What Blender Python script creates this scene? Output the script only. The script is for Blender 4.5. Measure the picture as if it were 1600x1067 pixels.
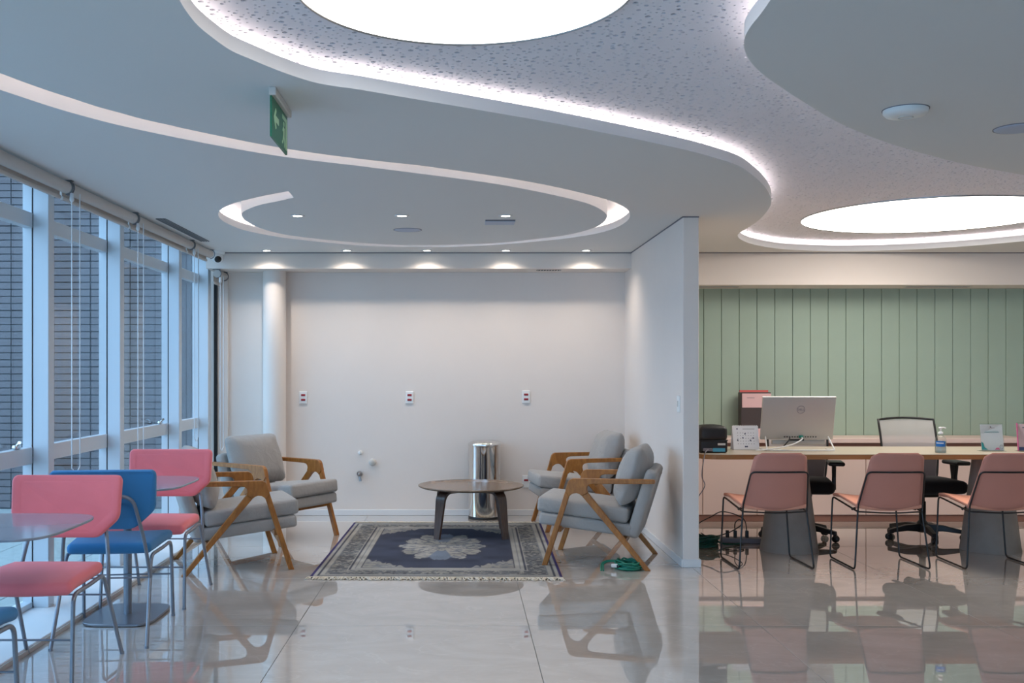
import bpy, bmesh, math, random
import numpy as np
from mathutils import Vector, Matrix
from mathutils.geometry import delaunay_2d_cdt

random.seed(7)
rng = np.random.default_rng(7)
PI = math.pi
S = bpy.context.scene
COL = S.collection
for o in list(bpy.data.objects):
    bpy.data.objects.remove(o)

# ------------------------------------------------------------------ camera
HC = 1.35                                   # eye height
cd = bpy.data.cameras.new('camera')
cd.lens = 36.0; cd.sensor_width = 36.0
cd.shift_x = 79 / 1600; cd.shift_y = 45.5 / 1600
cd.clip_start = 0.05; cd.clip_end = 200
cam = bpy.data.objects.new('camera', cd); COL.objects.link(cam)
cam.location = (0, 0, HC); cam.rotation_euler = (PI / 2, 0, 0)
S.camera = cam

# ------------------------------------------------------------------ world, exposure
W = bpy.data.worlds.new('sky'); S.world = W; W.use_nodes = True
bg = W.node_tree.nodes['Background']
bg.inputs[0].default_value = (0.44, 0.70, 0.99, 1); bg.inputs[1].default_value = 3.9
S.view_settings.view_transform = 'Standard'
S.view_settings.look = 'None'
S.view_settings.gamma = 1.0
S.view_settings.use_curve_mapping = False
S.view_settings.exposure = 0.04
try:
    S.cycles.use_denoising = True
    S.cycles.max_bounces = 10; S.cycles.diffuse_bounces = 6; S.cycles.glossy_bounces = 5
    S.cycles.transparent_max_bounces = 16
    S.cycles.caustics_reflective = False; S.cycles.caustics_refractive = False
    S.cycles.sample_clamp_indirect = 6.0
except Exception:
    pass
DISC_POWER = 6.5
LED_POWER = 26.0
RING_POWER = 120.0
SPOT_POWER = 21.0

# ------------------------------------------------------------------ materials
def lin(c):
    return tuple((x / 255 / 12.92) if x / 255 <= 0.04045 else ((x / 255 + 0.055) / 1.055) ** 2.4 for x in c)

class NT:
    def __init__(s, m): s.t = m.node_tree; s.b = s.t.nodes['Principled BSDF']; s.out = s.t.nodes['Material Output']
    def n(s, typ, **kw):
        x = s.t.nodes.new(typ)
        for k, v in kw.items():
            if k in x.inputs: x.inputs[k].default_value = v
            else: setattr(x, k, v)
        return x
    def l(s, a, b): s.t.links.new(a, b)

def mat(name, rgb, rough=0.5, metal=0.0, spec=0.5, noise=0.0, nscale=20.0, bump=0.0, bscale=200.0, sheen=0.0, coat=0.0, stretch=None):
    m = bpy.data.materials.new(name); m.use_nodes = True
    k = NT(m); c = lin(rgb); b = k.b
    b.inputs['Base Color'].default_value = (*c, 1)
    b.inputs['Roughness'].default_value = rough; b.inputs['Metallic'].default_value = metal
    b.inputs['Specular IOR Level'].default_value = spec
    if sheen: b.inputs['Sheen Weight'].default_value = sheen
    if coat:
        b.inputs['Coat Weight'].default_value = coat; b.inputs['Coat Roughness'].default_value = 0.1
    if noise or bump:
        tc = k.n('ShaderNodeTexCoord'); mp = k.n('ShaderNodeMapping')
        k.l(tc.outputs['Object'], mp.inputs['Vector'])
        if stretch: mp.inputs['Scale'].default_value = stretch
    if noise:
        nz = k.n('ShaderNodeTexNoise'); nz.inputs['Scale'].default_value = nscale; nz.inputs['Detail'].default_value = 5
        k.l(mp.outputs[0], nz.inputs['Vector'])
        r = k.n('ShaderNodeValToRGB')
        r.color_ramp.elements[0].position = 0.3; r.color_ramp.elements[1].position = 0.7
        r.color_ramp.elements[0].color = (*[x * (1 - noise) for x in c], 1)
        r.color_ramp.elements[1].color = (*[min(1, x * (1 + noise)) for x in c], 1)
        k.l(nz.outputs[0], r.inputs[0]); k.l(r.outputs[0], b.inputs['Base Color'])
    if bump:
        nb = k.n('ShaderNodeTexNoise'); nb.inputs['Scale'].default_value = bscale; nb.inputs['Detail'].default_value = 3
        k.l(mp.outputs[0], nb.inputs['Vector'])
        bp = k.n('ShaderNodeBump'); bp.inputs['Strength'].default_value = bump; bp.inputs['Distance'].default_value = 0.004
        k.l(nb.outputs[0], bp.inputs['Height']); k.l(bp.outputs[0], b.inputs['Normal'])
    return m

def emis(name, rgb, strength):
    m = bpy.data.materials.new(name); m.use_nodes = True
    k = NT(m); b = k.b
    b.inputs['Base Color'].default_value = (0.8, 0.8, 0.8, 1)
    b.inputs['Emission Color'].default_value = (*rgb, 1); b.inputs['Emission Strength'].default_value = strength
    return m

def glass_mat(name, tint, rough=0.0, ior=1.5):
    m = bpy.data.materials.new(name); m.use_nodes = True
    k = NT(m)
    tr = k.n('ShaderNodeBsdfTransparent'); tr.inputs[0].default_value = (*tint, 1)
    gl = k.n('ShaderNodeBsdfGlossy'); gl.inputs['Roughness'].default_value = rough
    fr = k.n('ShaderNodeFresnel')
    ge = k.n('ShaderNodeNewGeometry')          # same reflectance on entering and leaving the pane
    im = k.n('ShaderNodeMath', operation='MULTIPLY_ADD'); im.inputs[1].default_value = 1/ior - ior; im.inputs[2].default_value = ior
    k.l(ge.outputs['Backfacing'], im.inputs[0]); k.l(im.outputs[0], fr.inputs[0])
    mx = k.n('ShaderNodeMixShader')
    k.l(fr.outputs[0], mx.inputs[0]); k.l(tr.outputs[0], mx.inputs[1]); k.l(gl.outputs[0], mx.inputs[2])
    k.l(mx.outputs[0], k.out.inputs['Surface'])
    return m

def wood_mat(name, dark, light, scale=6.0, rough=0.45, stretch=(1, 12, 12)):
    m = bpy.data.materials.new(name); m.use_nodes = True
    k = NT(m)
    tc = k.n('ShaderNodeTexCoord'); mp = k.n('ShaderNodeMapping'); mp.inputs['Scale'].default_value = stretch
    k.l(tc.outputs['Object'], mp.inputs['Vector'])
    nz = k.n('ShaderNodeTexNoise'); nz.inputs['Scale'].default_value = scale; nz.inputs['Detail'].default_value = 8
    nz.inputs['Distortion'].default_value = 0.6
    k.l(mp.outputs[0], nz.inputs['Vector'])
    r = k.n('ShaderNodeValToRGB')
    r.color_ramp.elements[0].position = 0.32; r.color_ramp.elements[1].position = 0.68
    r.color_ramp.elements[0].color = (*lin(dark), 1); r.color_ramp.elements[1].color = (*lin(light), 1)
    k.l(nz.outputs[0], r.inputs[0]); k.l(r.outputs[0], k.b.inputs['Base Color'])
    k.b.inputs['Roughness'].default_value = rough
    return m

def fabric_mat(name, rgb, weave=900.0, var=0.10, sheen=0.2, big=0.06, soft=0.0):
    m = bpy.data.materials.new(name); m.use_nodes = True
    k = NT(m); c = lin(rgb)
    tc = k.n('ShaderNodeTexCoord')
    n1 = k.n('ShaderNodeTexNoise'); n1.inputs['Scale'].default_value = weave; n1.inputs['Detail'].default_value = 2
    n2 = k.n('ShaderNodeTexNoise'); n2.inputs['Scale'].default_value = 9; n2.inputs['Detail'].default_value = 4
    k.l(tc.outputs['Object'], n1.inputs['Vector']); k.l(tc.outputs['Object'], n2.inputs['Vector'])
    a = k.n('ShaderNodeMath', operation='MULTIPLY_ADD'); a.inputs[1].default_value = 2 * var; a.inputs[2].default_value = 1 - var
    k.l(n1.outputs[0], a.inputs[0])
    b2 = k.n('ShaderNodeMath', operation='MULTIPLY_ADD'); b2.inputs[1].default_value = 2 * big; b2.inputs[2].default_value = 1 - big
    k.l(n2.outputs[0], b2.inputs[0])
    mu = k.n('ShaderNodeMath', operation='MULTIPLY'); k.l(a.outputs[0], mu.inputs[0]); k.l(b2.outputs[0], mu.inputs[1])
    vm = k.n('ShaderNodeVectorMath', operation='SCALE'); vm.inputs[0].default_value = c
    k.l(mu.outputs[0], vm.inputs['Scale']); k.l(vm.outputs[0], k.b.inputs['Base Color'])
    k.b.inputs['Roughness'].default_value = 0.9; k.b.inputs['Sheen Weight'].default_value = sheen
    k.b.inputs['Specular IOR Level'].default_value = 0.2
    bp = k.n('ShaderNodeBump'); bp.inputs['Strength'].default_value = 0.25; bp.inputs['Distance'].default_value = 0.002
    k.l(n1.outputs[0], bp.inputs['Height'])
    n3 = k.n('ShaderNodeTexNoise'); n3.inputs['Scale'].default_value = 14; n3.inputs['Detail'].default_value = 3; n3.inputs['Distortion'].default_value = 1.2
    k.l(tc.outputs['Object'], n3.inputs['Vector'])
    b3 = k.n('ShaderNodeBump'); b3.inputs['Strength'].default_value = soft; b3.inputs['Distance'].default_value = 0.012
    k.l(n3.outputs[0], b3.inputs['Height']); k.l(bp.outputs[0], b3.inputs['Normal']); k.l(b3.outputs[0], k.b.inputs['Normal'])
    return m

M = {}
M['wall'] = mat('white_wall_paint', (230, 220, 212), 0.75, noise=0.012, nscale=3, bump=0.04, bscale=120)
M['ceil'] = mat('white_ceiling_paint', (222, 222, 220), 0.8)
M['trim'] = mat('white_trim', (226, 226, 226), 0.55)
M['perf'] = mat('perforated_plaster', (240, 237, 243), 0.8)
M['felt'] = mat('grey_felt_backing', (120, 120, 126), 0.95)
M['joint'] = mat('tile_joint', (120, 117, 112), 0.8)
M['white'] = mat('white_plastic', (232, 232, 230), 0.4)
M['offwhite'] = mat('off_white_plastic', (205, 202, 196), 0.5)
M['black'] = mat('black_plastic', (24, 24, 25), 0.45)
M['blackmetal'] = mat('black_metal', (28, 26, 26), 0.4, spec=0.5)
M['chrome'] = mat('polished_steel', (225, 222, 218), 0.07, metal=1.0)
M['steel'] = mat('satin_steel', (170, 172, 175), 0.3, metal=1.0)
M['greymetal'] = mat('grey_painted_metal', (132, 138, 148), 0.35, metal=0.55)
M['alu'] = mat('white_painted_aluminium', (205, 212, 218), 0.4)
M['gasket'] = mat('black_gasket', (20, 22, 26), 0.6)
M['blind'] = mat('off_white_blind', (196, 190, 184), 0.8)
M['bracket'] = mat('grey_bracket', (120, 122, 126), 0.4, metal=0.5)
M['chain'] = mat('white_bead_chain', (220, 224, 228), 0.4)
M['glass'] = glass_mat('window_glass', (0.90, 0.94, 0.97), ior=1.28)
M['acrylic'] = glass_mat('clear_acrylic', (0.93, 0.96, 0.96))
M['facade'] = mat('slate_blue_tile', (84, 75, 76), 0.5, noise=0.14, nscale=2.2)
M['facade_joint'] = mat('dark_tile_joint', (20, 22, 27), 0.8)
M['brown_panel'] = mat('brown_metal_panel', (62, 54, 54), 0.5)
M['paver'] = mat('pale_grey_paver', (150, 156, 152), 0.7, noise=0.08, nscale=14)
M['green'] = mat('sage_green_panel', (161, 181, 166), 0.55, noise=0.015, nscale=8)
M['pinkcab'] = mat('blush_laminate', (224, 200, 192), 0.5)
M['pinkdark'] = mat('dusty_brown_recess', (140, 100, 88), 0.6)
M['desk'] = wood_mat('pale_oak_laminate', (176, 164, 146), (192, 180, 162), 5, 0.3, (1, 14, 14))
M['deskedge'] = wood_mat('oak_edge_band', (140, 100, 58), (160, 118, 72), 6, 0.45, (1, 14, 14))
M['concrete'] = mat('grey_concrete', (146, 138, 130), 0.8, noise=0.12, nscale=7, bump=0.15, bscale=60)
M['rose'] = fabric_mat('dusty_rose_leather', (196, 136, 121), 500, 0.05, 0.1, 0.04)
M['rose_lit'] = fabric_mat('lit_rose_leather', (220, 156, 132), 500, 0.05, 0.1, 0.04)  # same chair leather as the back, light on the seat put into the colour
M['pink'] = fabric_mat('coral_pink_fabric', (242, 126, 132), 1200, 0.06)
M['blue'] = fabric_mat('azure_blue_fabric', (58, 124, 174), 1200, 0.06)
M['grey'] = fabric_mat('grey_linen', (158, 154, 150), 700, 0.16, soft=0.5)
M['wood'] = wood_mat('honey_oak', (136, 82, 26), (168, 108, 44), 7, 0.4, (6, 6, 2))
M['walnut'] = wood_mat('walnut_veneer', (104, 86, 72), (134, 114, 96), 4, 0.22, (1.5, 12, 12))
M['walnutdark'] = wood_mat('dark_walnut_ply', (62, 44, 36), (84, 62, 50), 6, 0.35, (10, 10, 1.5))
M['greencable'] = mat('green_cable', (14, 118, 96), 0.4)
M['silver'] = mat('silver_plastic', (188, 184, 178), 0.38, metal=0.35)
M['seatblack'] = fabric_mat('black_fabric', (34, 32, 33), 900, 0.1, 0.1)
M['red'] = mat('red_outlet', (150, 22, 34), 0.5)
M['exitgreen'] = mat('exit_green', (30, 108, 78), 0.4)
M['exitpale'] = mat('pale_green_sign_print', (176, 214, 176), 0.5)
M['paper'] = mat('white_paper', (228, 228, 232), 0.7)
M['pinkpaper'] = mat('pale_pink_card', (224, 186, 188), 0.7)
M['redpaper'] = mat('coral_card', (222, 108, 104), 0.7)
M['magenta'] = mat('pink_card_edge', (196, 98, 140), 0.6)
M['teal'] = mat('teal_print', (38, 132, 138), 0.6)
M['navy'] = mat('navy_print', (50, 60, 96), 0.6)
M['label'] = mat('blue_label', (22, 108, 186), 0.5)
M['cyan'] = mat('cyan_label', (74, 160, 190), 0.5)
M['charcoal'] = mat('charcoal_board', (70, 62, 64), 0.5)
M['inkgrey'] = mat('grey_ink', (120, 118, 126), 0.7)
M['coolgrey'] = mat('cool_grey_plastic', (178, 188, 206), 0.5)
M['lamp'] = emis('light_panel', (1.0, 0.93, 0.84), DISC_POWER)
M['led'] = emis('led_strip', (1.0, 0.90, 0.88), LED_POWER)
M['ringled'] = emis('ring_led_strip', (1.0, 0.83, 0.80), RING_POWER)
M['spotlens'] = emis('downlight_lens', (1.0, 0.92, 0.76), 6.0)

def mesh_net():
    m = bpy.data.materials.new('grey_mesh_net'); m.use_nodes = True
    k = NT(m)
    k.b.inputs['Base Color'].default_value = (*lin((176, 172, 172)), 1); k.b.inputs['Roughness'].default_value = 0.7
    tr = k.n('ShaderNodeBsdfTransparent'); mx = k.n('ShaderNodeMixShader'); mx.inputs[0].default_value = 0.72
    k.l(tr.outputs[0], mx.inputs[1]); k.l(k.b.outputs[0], mx.inputs[2]); k.l(mx.outputs[0], k.out.inputs['Surface'])
    return m
M['net'] = mesh_net()

def floor_mat():
    m = bpy.data.materials.new('polished_porcelain'); m.use_nodes = True
    k = NT(m)
    tc = k.n('ShaderNodeTexCoord'); mp = k.n('ShaderNodeMapping'); mp.inputs['Scale'].default_value = (1, 1.6, 1)
    mp.inputs['Rotation'].default_value = (0, 0, 0.5)
    oi = k.n('ShaderNodeObjectInfo')
    ad = k.n('ShaderNodeVectorMath', operation='ADD')
    sc = k.n('ShaderNodeVectorMath', operation='SCALE'); sc.inputs[0].default_value = (13, 7, 0)
    k.l(oi.outputs['Random'], sc.inputs['Scale'])
    k.l(tc.outputs['Object'], ad.inputs[0]); k.l(sc.outputs[0], ad.inputs[1]); k.l(ad.outputs[0], mp.inputs['Vector'])
    nz = k.n('ShaderNodeTexNoise'); nz.inputs['Scale'].default_value = 2.2; nz.inputs['Detail'].default_value = 7
    nz.inputs['Distortion'].default_value = 1.0; nz.inputs['Roughness'].default_value = 0.6
    k.l(mp.outputs[0], nz.inputs['Vector'])
    r = k.n('ShaderNodeValToRGB')
    r.color_ramp.elements[0].position = 0.3; r.color_ramp.elements[1].position = 0.75
    r.color_ramp.elements[0].color = (*lin((178, 171, 165)), 1); r.color_ramp.elements[1].color = (*lin((196, 189, 182)), 1)
    k.l(nz.outputs[0], r.inputs[0])
    # thin pale veins
    n2 = k.n('ShaderNodeTexNoise'); n2.inputs['Scale'].default_value = 1.3; n2.inputs['Detail'].default_value = 6; n2.inputs['Distortion'].default_value = 2.0
    k.l(mp.outputs[0], n2.inputs['Vector'])
    s1 = k.n('ShaderNodeMath', operation='SUBTRACT'); s1.inputs[1].default_value = 0.5; k.l(n2.outputs[0], s1.inputs[0])
    s2 = k.n('ShaderNodeMath', operation='ABSOLUTE'); k.l(s1.outputs[0], s2.inputs[0])
    s3 = k.n('ShaderNodeMapRange'); s3.inputs['From Min'].default_value = 0.0; s3.inputs['From Max'].default_value = 0.012
    s3.inputs['To Min'].default_value = 0.35; s3.inputs['To Max'].default_value = 0.0
    k.l(s2.outputs[0], s3.inputs['Value'])
    mx = k.n('ShaderNodeMixRGB'); mx.inputs[2].default_value = (*lin((205, 199, 190)), 1)
    k.l(s3.outputs[0], mx.inputs[0]); k.l(r.outputs[0], mx.inputs[1]); k.l(mx.outputs[0], k.b.inputs['Base Color'])
    k.b.inputs['Roughness'].default_value = 0.012; k.b.inputs['Specular IOR Level'].default_value = 0.85
    k.b.inputs['Coat Weight'].default_value = 0.75; k.b.inputs['Coat Roughness'].default_value = 0.008; k.b.inputs['Coat IOR'].default_value = 1.6
    return m
M['floor'] = floor_mat()

def rug_mat():
    m = bpy.data.materials.new('faded_rug_pile'); m.use_nodes = True
    k = NT(m)
    at = k.n('ShaderNodeVertexColor'); at.layer_name = 'weave'
    tc = k.n('ShaderNodeTexCoord')
    nz = k.n('ShaderNodeTexNoise'); nz.inputs['Scale'].default_value = 260; nz.inputs['Detail'].default_value = 3
    k.l(tc.outputs['Object'], nz.inputs['Vector'])
    a = k.n('ShaderNodeMath', operation='MULTIPLY_ADD'); a.inputs[1].default_value = 0.7; a.inputs[2].default_value = 0.65
    k.l(nz.outputs[0], a.inputs[0])
    vm = k.n('ShaderNodeVectorMath', operation='SCALE'); k.l(at.outputs[0], vm.inputs[0]); k.l(a.outputs[0], vm.inputs['Scale'])
    k.l(vm.outputs[0], k.b.inputs['Base Color']); k.b.inputs['Roughness'].default_value = 0.95
    k.b.inputs['Specular IOR Level'].default_value = 0.1
    bp = k.n('ShaderNodeBump'); bp.inputs['Strength'].default_value = 0.4; bp.inputs['Distance'].default_value = 0.003
    k.l(nz.outputs[0], bp.inputs['Height']); k.l(bp.outputs[0], k.b.inputs['Normal'])
    return m
M['rug'] = rug_mat()
M['fringe'] = mat('cream_fringe', (206, 196, 180), 0.9)

# ------------------------------------------------------------------ mesh builder
class MB:
    def __init__(s): s.v = []; s.f = []; s.mi = []; s.sm = []
    def add(s, vs, fs, mi=0, smooth=False, T=None):
        o = len(s.v)
        for p in vs:
            p = Vector(p)
            if T is not None: p = T @ p
            s.v.append(p[:])
        for f in fs:
            s.f.append([i + o for i in f]); s.mi.append(mi); s.sm.append(smooth)
        return s
    def box(s, x0, x1, y0, y1, z0, z1, mi=0, T=None):
        return s.add([(x0,y0,z0),(x1,y0,z0),(x1,y1,z0),(x0,y1,z0),(x0,y0,z1),(x1,y0,z1),(x1,y1,z1),(x0,y1,z1)],
                     [(0,3,2,1),(4,5,6,7),(0,1,5,4),(1,2,6,5),(2,3,7,6),(3,0,4,7)], mi, False, T)
    def rbox(s, a, b, c, r, center=(0,0,0), crown=(0,0,0), n=(3,3,1), mi=0, T=None, fn=None):
        r = min(r, a*0.999, b*0.999, c*0.999)
        def ax(h, k):
            i = h - r
            e = [i + r * t for t in (0.0, 0.414, 1.0)]
            mid = [(-i + 2*i*j/(k+1)) for j in range(1, k+1)]
            return [-x for x in reversed(e)] + mid + e
        X, Y, Z = ax(a, n[0]), ax(b, n[1]), ax(c, n[2])
        idx = {}; vs = []; fs = []
        def vid(x, y, z):
            key = (round(x, 7), round(y, 7), round(z, 7))
            if key in idx: return idx[key]
            q = Vector((max(-(a-r), min(a-r, x)), max(-(b-r), min(b-r, y)), max(-(c-r), min(c-r, z))))
            d = Vector((x, y, z)) - q
            if d.length > 1e-9: d.normalize()
            p = q + d * r
            u, v, w = p.x/a, p.y/b, p.z/c
            p.x += crown[0]*u*(1-v*v)*(1-w*w); p.y += crown[1]*v*(1-u*u)*(1-w*w); p.z += crown[2]*w*(1-u*u)*(1-v*v)
            if fn: p = fn(p)
            idx[key] = len(vs); vs.append(p + Vector(center)); return idx[key]
        def face(P, A, B, flip):
            for i in range(len(A)-1):
                for j in range(len(B)-1):
                    q = [vid(*P(A[i],B[j])), vid(*P(A[i+1],B[j])), vid(*P(A[i+1],B[j+1])), vid(*P(A[i],B[j+1]))]
                    fs.append(q[::-1] if flip else q)
        face(lambda x,y:(x,y,c), X, Y, False); face(lambda x,y:(x,y,-c), X, Y, True)
        face(lambda x,z:(x,-b,z), X, Z, False); face(lambda x,z:(x,b,z), X, Z, True)
        face(lambda y,z:(a,y,z), Y, Z, False); face(lambda y,z:(-a,y,z), Y, Z, True)
        return s.add(vs, fs, mi, True, T)
    def tube(s, path, r, sides=8, mi=0, T=None, closed=False, r1=None, flat=1.0):
        P = [Vector(p) for p in path]; N = len(P)
        vs = []; fs = []; ref = None
        for i in range(N):
            if closed: t = P[(i+1) % N] - P[i-1]
            else: t = P[min(i+1, N-1)] - P[max(i-1, 0)]
            t.normalize()
            if ref is None:
                ref = Vector((0,0,1)) if abs(t.z) < 0.9 else Vector((1,0,0))
            ref = (ref - t * ref.dot(t))
            if ref.length < 1e-6: ref = t.orthogonal()
            ref.normalize(); bi = t.cross(ref)
            rr = r if r1 is None else r + (r1 - r) * i / (N-1)
            for k in range(sides):
                a = 2*PI*k/sides
                vs.append(P[i] + ref*(math.cos(a)*rr) + bi*(math.sin(a)*rr*flat))
        m = N if closed else N-1
        for i in range(m):
            for k in range(sides):
                a = i*sides+k; b = i*sides+(k+1) % sides
                c = ((i+1) % N)*sides+(k+1) % sides; d = ((i+1) % N)*sides+k
                fs.append((a, b, c, d))
        s.add(vs, fs, mi, True, T)
        if not closed:
            s.add([vs[k] for k in range(sides)], [tuple(range(sides))[::-1]], mi, False, T)
            s.add([vs[(N-1)*sides+k] for k in range(sides)], [tuple(range(sides))], mi, False, T)
        return s
    def lathe(s, prof, seg=32, center=(0,0,0), mi=0, T=None, smooth=True, caps=True):
        vs = []; fs = []
        for (r, z) in prof:
            for k in range(seg):
                a = 2*PI*k/seg
                vs.append((center[0]+r*math.cos(a), center[1]+r*math.sin(a), center[2]+z))
        for i in range(len(prof)-1):
            for k in range(seg):
                a = i*seg+k; b = i*seg+(k+1) % seg
                fs.append((a, b, b+seg, a+seg))
        s.add(vs, fs, mi, smooth, T)
        if caps and prof[0][0] > 1e-6: s.add(vs[:seg], [tuple(range(seg))[::-1]], mi, False, T)
        if caps and prof[-1][0] > 1e-6: s.add(vs[-seg:], [tuple(range(seg))], mi, False, T)
        return s
    def prism(s, poly, t0, t1, axes='xz', mi=0, T=None):
        """polygon in the plane 'axes', extruded along the third axis from t0 to t1"""
        third = [c for c in 'xyz' if c not in axes][0]
        def P(p, t):
            d = {axes[0]: p[0], axes[1]: p[1], third: t}
            return (d['x'], d['y'], d['z'])
        n = len(poly)
        vs = [P(p, t0) for p in poly] + [P(p, t1) for p in poly]
        fs = [tuple(range(n))[::-1], tuple(range(n, 2*n))] + [(i, (i+1) % n, n+(i+1) % n, n+i) for i in range(n)]
        return s.add(vs, fs, mi, False, T)
    def build(s, name, mats, parent=None, bevel=0.0, seg=2, loc=None, rotz=0.0, fixn=True):
        me = bpy.data.meshes.new(name)
        me.from_pydata(s.v, [], s.f)
        if not isinstance(mats, (list, tuple)): mats = [mats]
        for m in mats: me.materials.append(m)
        me.polygons.foreach_set('material_index', s.mi)
        me.polygons.foreach_set('use_smooth', s.sm)
        if bevel or fixn:
            bm = bmesh.new(); bm.from_mesh(me)
            if fixn: bmesh.ops.recalc_face_normals(bm, faces=bm.faces)
            if bevel:
                es = [e for e in bm.edges if len(e.link_faces) == 2 and e.calc_face_angle(0) > 0.5]
                bmesh.ops.bevel(bm, geom=es, offset=bevel, segments=seg, affect='EDGES', profile=0.5, clamp_overlap=True)
            bm.to_mesh(me); bm.free()
        me.update()
        o = bpy.data.objects.new(name, me); COL.objects.link(o)
        if parent is not None: o.parent = parent
        if loc is not None: o.location = loc
        if rotz: o.rotation_euler = (0, 0, rotz)
        return o

def fillet(path, rad, seg=5):
    P = [Vector(p) for p in path]; out = [P[0]]
    for i in range(1, len(P)-1):
        a, b, c = P[i-1], P[i], P[i+1]
        d1 = (a-b); d2 = (c-b); l = min(rad, d1.length*0.49, d2.length*0.49)
        p0 = b + d1.normalized()*l; p2 = b + d2.normalized()*l
        for k in range(seg+1):
            t = k/seg
            out.append(p0*(1-t)**2 + b*2*t*(1-t) + p2*t*t)
    out.append(P[-1]); return out

def catmull(pts, per=8, closed=False):
    P = [Vector(p) for p in pts]; N = len(P); out = []
    rngi = range(N) if closed else range(N-1)
    for i in rngi:
        if closed: p0, p1, p2, p3 = P[i-1], P[i], P[(i+1) % N], P[(i+2) % N]
        else: p0, p1, p2, p3 = P[max(i-1,0)], P[i], P[i+1], P[min(i+2,N-1)]
        for k in range(per):
            t = k/per
            out.append(0.5*((2*p1)+(p2-p0)*t+(2*p0-5*p1+4*p2-p3)*t*t+(3*p1-p0-3*p2+p3)*t**3))
    if not closed: out.append(P[-1])
    return out

def empty(name, loc=(0,0,0), rotz=0.0):
    o = bpy.data.objects.new(name, None); COL.objects.link(o)
    o.location = loc; o.rotation_euler = (0, 0, rotz); o.empty_display_size = 0.1
    return o

def tag(o, label=None, cat=None, group=None, kind=None):
    if label: o['label'] = label
    if cat: o['category'] = cat
    if group: o['group'] = group
    if kind: o['kind'] = kind
    return o

def thing(name, label, cat, loc=(0,0,0), rotz=0.0, group=None):
    return tag(empty(name, loc, rotz), label, cat, group)

def dup(root, loc, rotz, label=None, group=None):
    r = root.copy(); COL.objects.link(r); r.location = loc; r.rotation_euler = (0, 0, rotz)
    if label: r['label'] = label
    if group: r['group'] = group
    for ch in list(root.children):
        c = ch.copy(); COL.objects.link(c); c.parent = r
        for g in list(ch.children):
            d = g.copy(); COL.objects.link(d); d.parent = c
    return r

def rot(ax, ang, at=(0,0,0)):
    t = Matrix.Translation(Vector(at))
    return t @ Matrix.Rotation(ang, 4, ax) @ t.inverted()

def plan(px, py, z):
    """plan position (x, y) of a point of the photograph that lies at height z"""
    Y = (HC - z) * 1600 / (py - 579)
    return ((px - 721) * Y / 1600, Y)

# ------------------------------------------------------------------ room dimensions
ZC = 2.409        # lower ceiling
ZL = 0.052        # height of the ceiling lip
ZU = 2.510        # raised ceiling
YB = 9.55         # back wall of the lounge
YG = 9.62         # green wall
YS = 9.18         # face of the soffit / beam
XW = -2.30        # inner face of the mullions
XP0, XP1, YP = 1.522, 1.632, 7.035   # partition
XR, YN = 6.2, -4.0

# ------------------------------------------------------------------ floor
jx0, jy0, TS = 0.356, 5.42, 1.2257
fl = MB().box(-2.09, XR, YN, 9.7, -0.06, -0.006).build('floor', M['joint']); tag(fl, kind='structure')
tile_cache = {}
def floor_tile(x0, x1, y0, y1):
    key = (round(x1-x0, 3), round(y1-y0, 3))
    if key not in tile_cache:
        w, h = (x1-x0)/2-0.0013, (y1-y0)/2-0.0013
        o = MB().box(-w, w, -h, h, -0.0055, 0.0).build('floor_tile', M['floor'], bevel=0.0008, seg=1)
        tile_cache[key] = o
    else:
        o = tile_cache[key].copy(); COL.objects.link(o)
    o.parent = fl; o.location = ((x0+x1)/2, (y0+y1)/2, 0)
xs = [-2.075] + [jx0 + TS*k for k in range(-1, 5)] + [XR]
ys = [YN] + [jy0 + TS*k for k in range(-7, 4)] + [9.66]
for i in range(len(xs)-1):
    for j in range(len(ys)-1):
        floor_tile(xs[i], xs[i+1], ys[j], ys[j+1])

# ------------------------------------------------------------------ walls
tag(MB().box(-2.40, XP0, YB, YB+0.12, 0, 2.6).build('wall_back', M['wall']), kind='structure')
wg = MB().box(XP0, XR, YG, YG+0.12, 0, 2.6).build('wall_back_right', M['joint']); tag(wg, kind='structure')
bw = 0.1668; b0 = None
gx = plan(1155.1, 600, HC)[0] if False else (1155.1-721)*9.60/1600
k0 = int(math.floor((gx-XP1)/bw))+1
x = gx - k0*bw
while x < XR:
    if b0 is None:
        b0 = MB().box(0.002, bw-0.002, 9.60-YG, 0, 0, 2.16).build('wall_board', M['green'], wg, bevel=0.003, seg=1); o = b0
    else:
        o = b0.copy(); COL.objects.link(o)
    o.location = (x, YG, 0); x += bw
tag(MB().box(XP0, XP1, YP, YG+0.05, 0, ZC+0.01).build('wall_partition', M['wall'], bevel=0.004, seg=1), kind='structure')
tag(MB().box(XR, XR+0.1, YN-0.1, YG+0.1, 0, 2.6).build('wall_right', M['wall']), kind='structure')
# soffit over the lounge, beam in front of the green wall
tag(MB().box(-2.29, XP0, YS, YB, 2.265, ZC+0.004).build('trim_1', M['wall']), kind='structure')
tag(MB().box(XP1, XR, YS, YG, 2.119, ZC+0.004).build('trim_2', M['wall']), kind='structure')
# shadow gap strips at the ceiling edge
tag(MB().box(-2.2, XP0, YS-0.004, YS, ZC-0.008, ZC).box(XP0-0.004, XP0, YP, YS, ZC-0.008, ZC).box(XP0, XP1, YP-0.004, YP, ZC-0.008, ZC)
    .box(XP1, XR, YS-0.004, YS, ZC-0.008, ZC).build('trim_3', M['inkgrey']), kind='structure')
# column standing against the back wall
tag(MB().lathe([(0.105, 0.0), (0.105, 2.266)], 48, (-1.722, YB-0.112, 0)).build('column', M['wall']), kind='structure')
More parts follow.
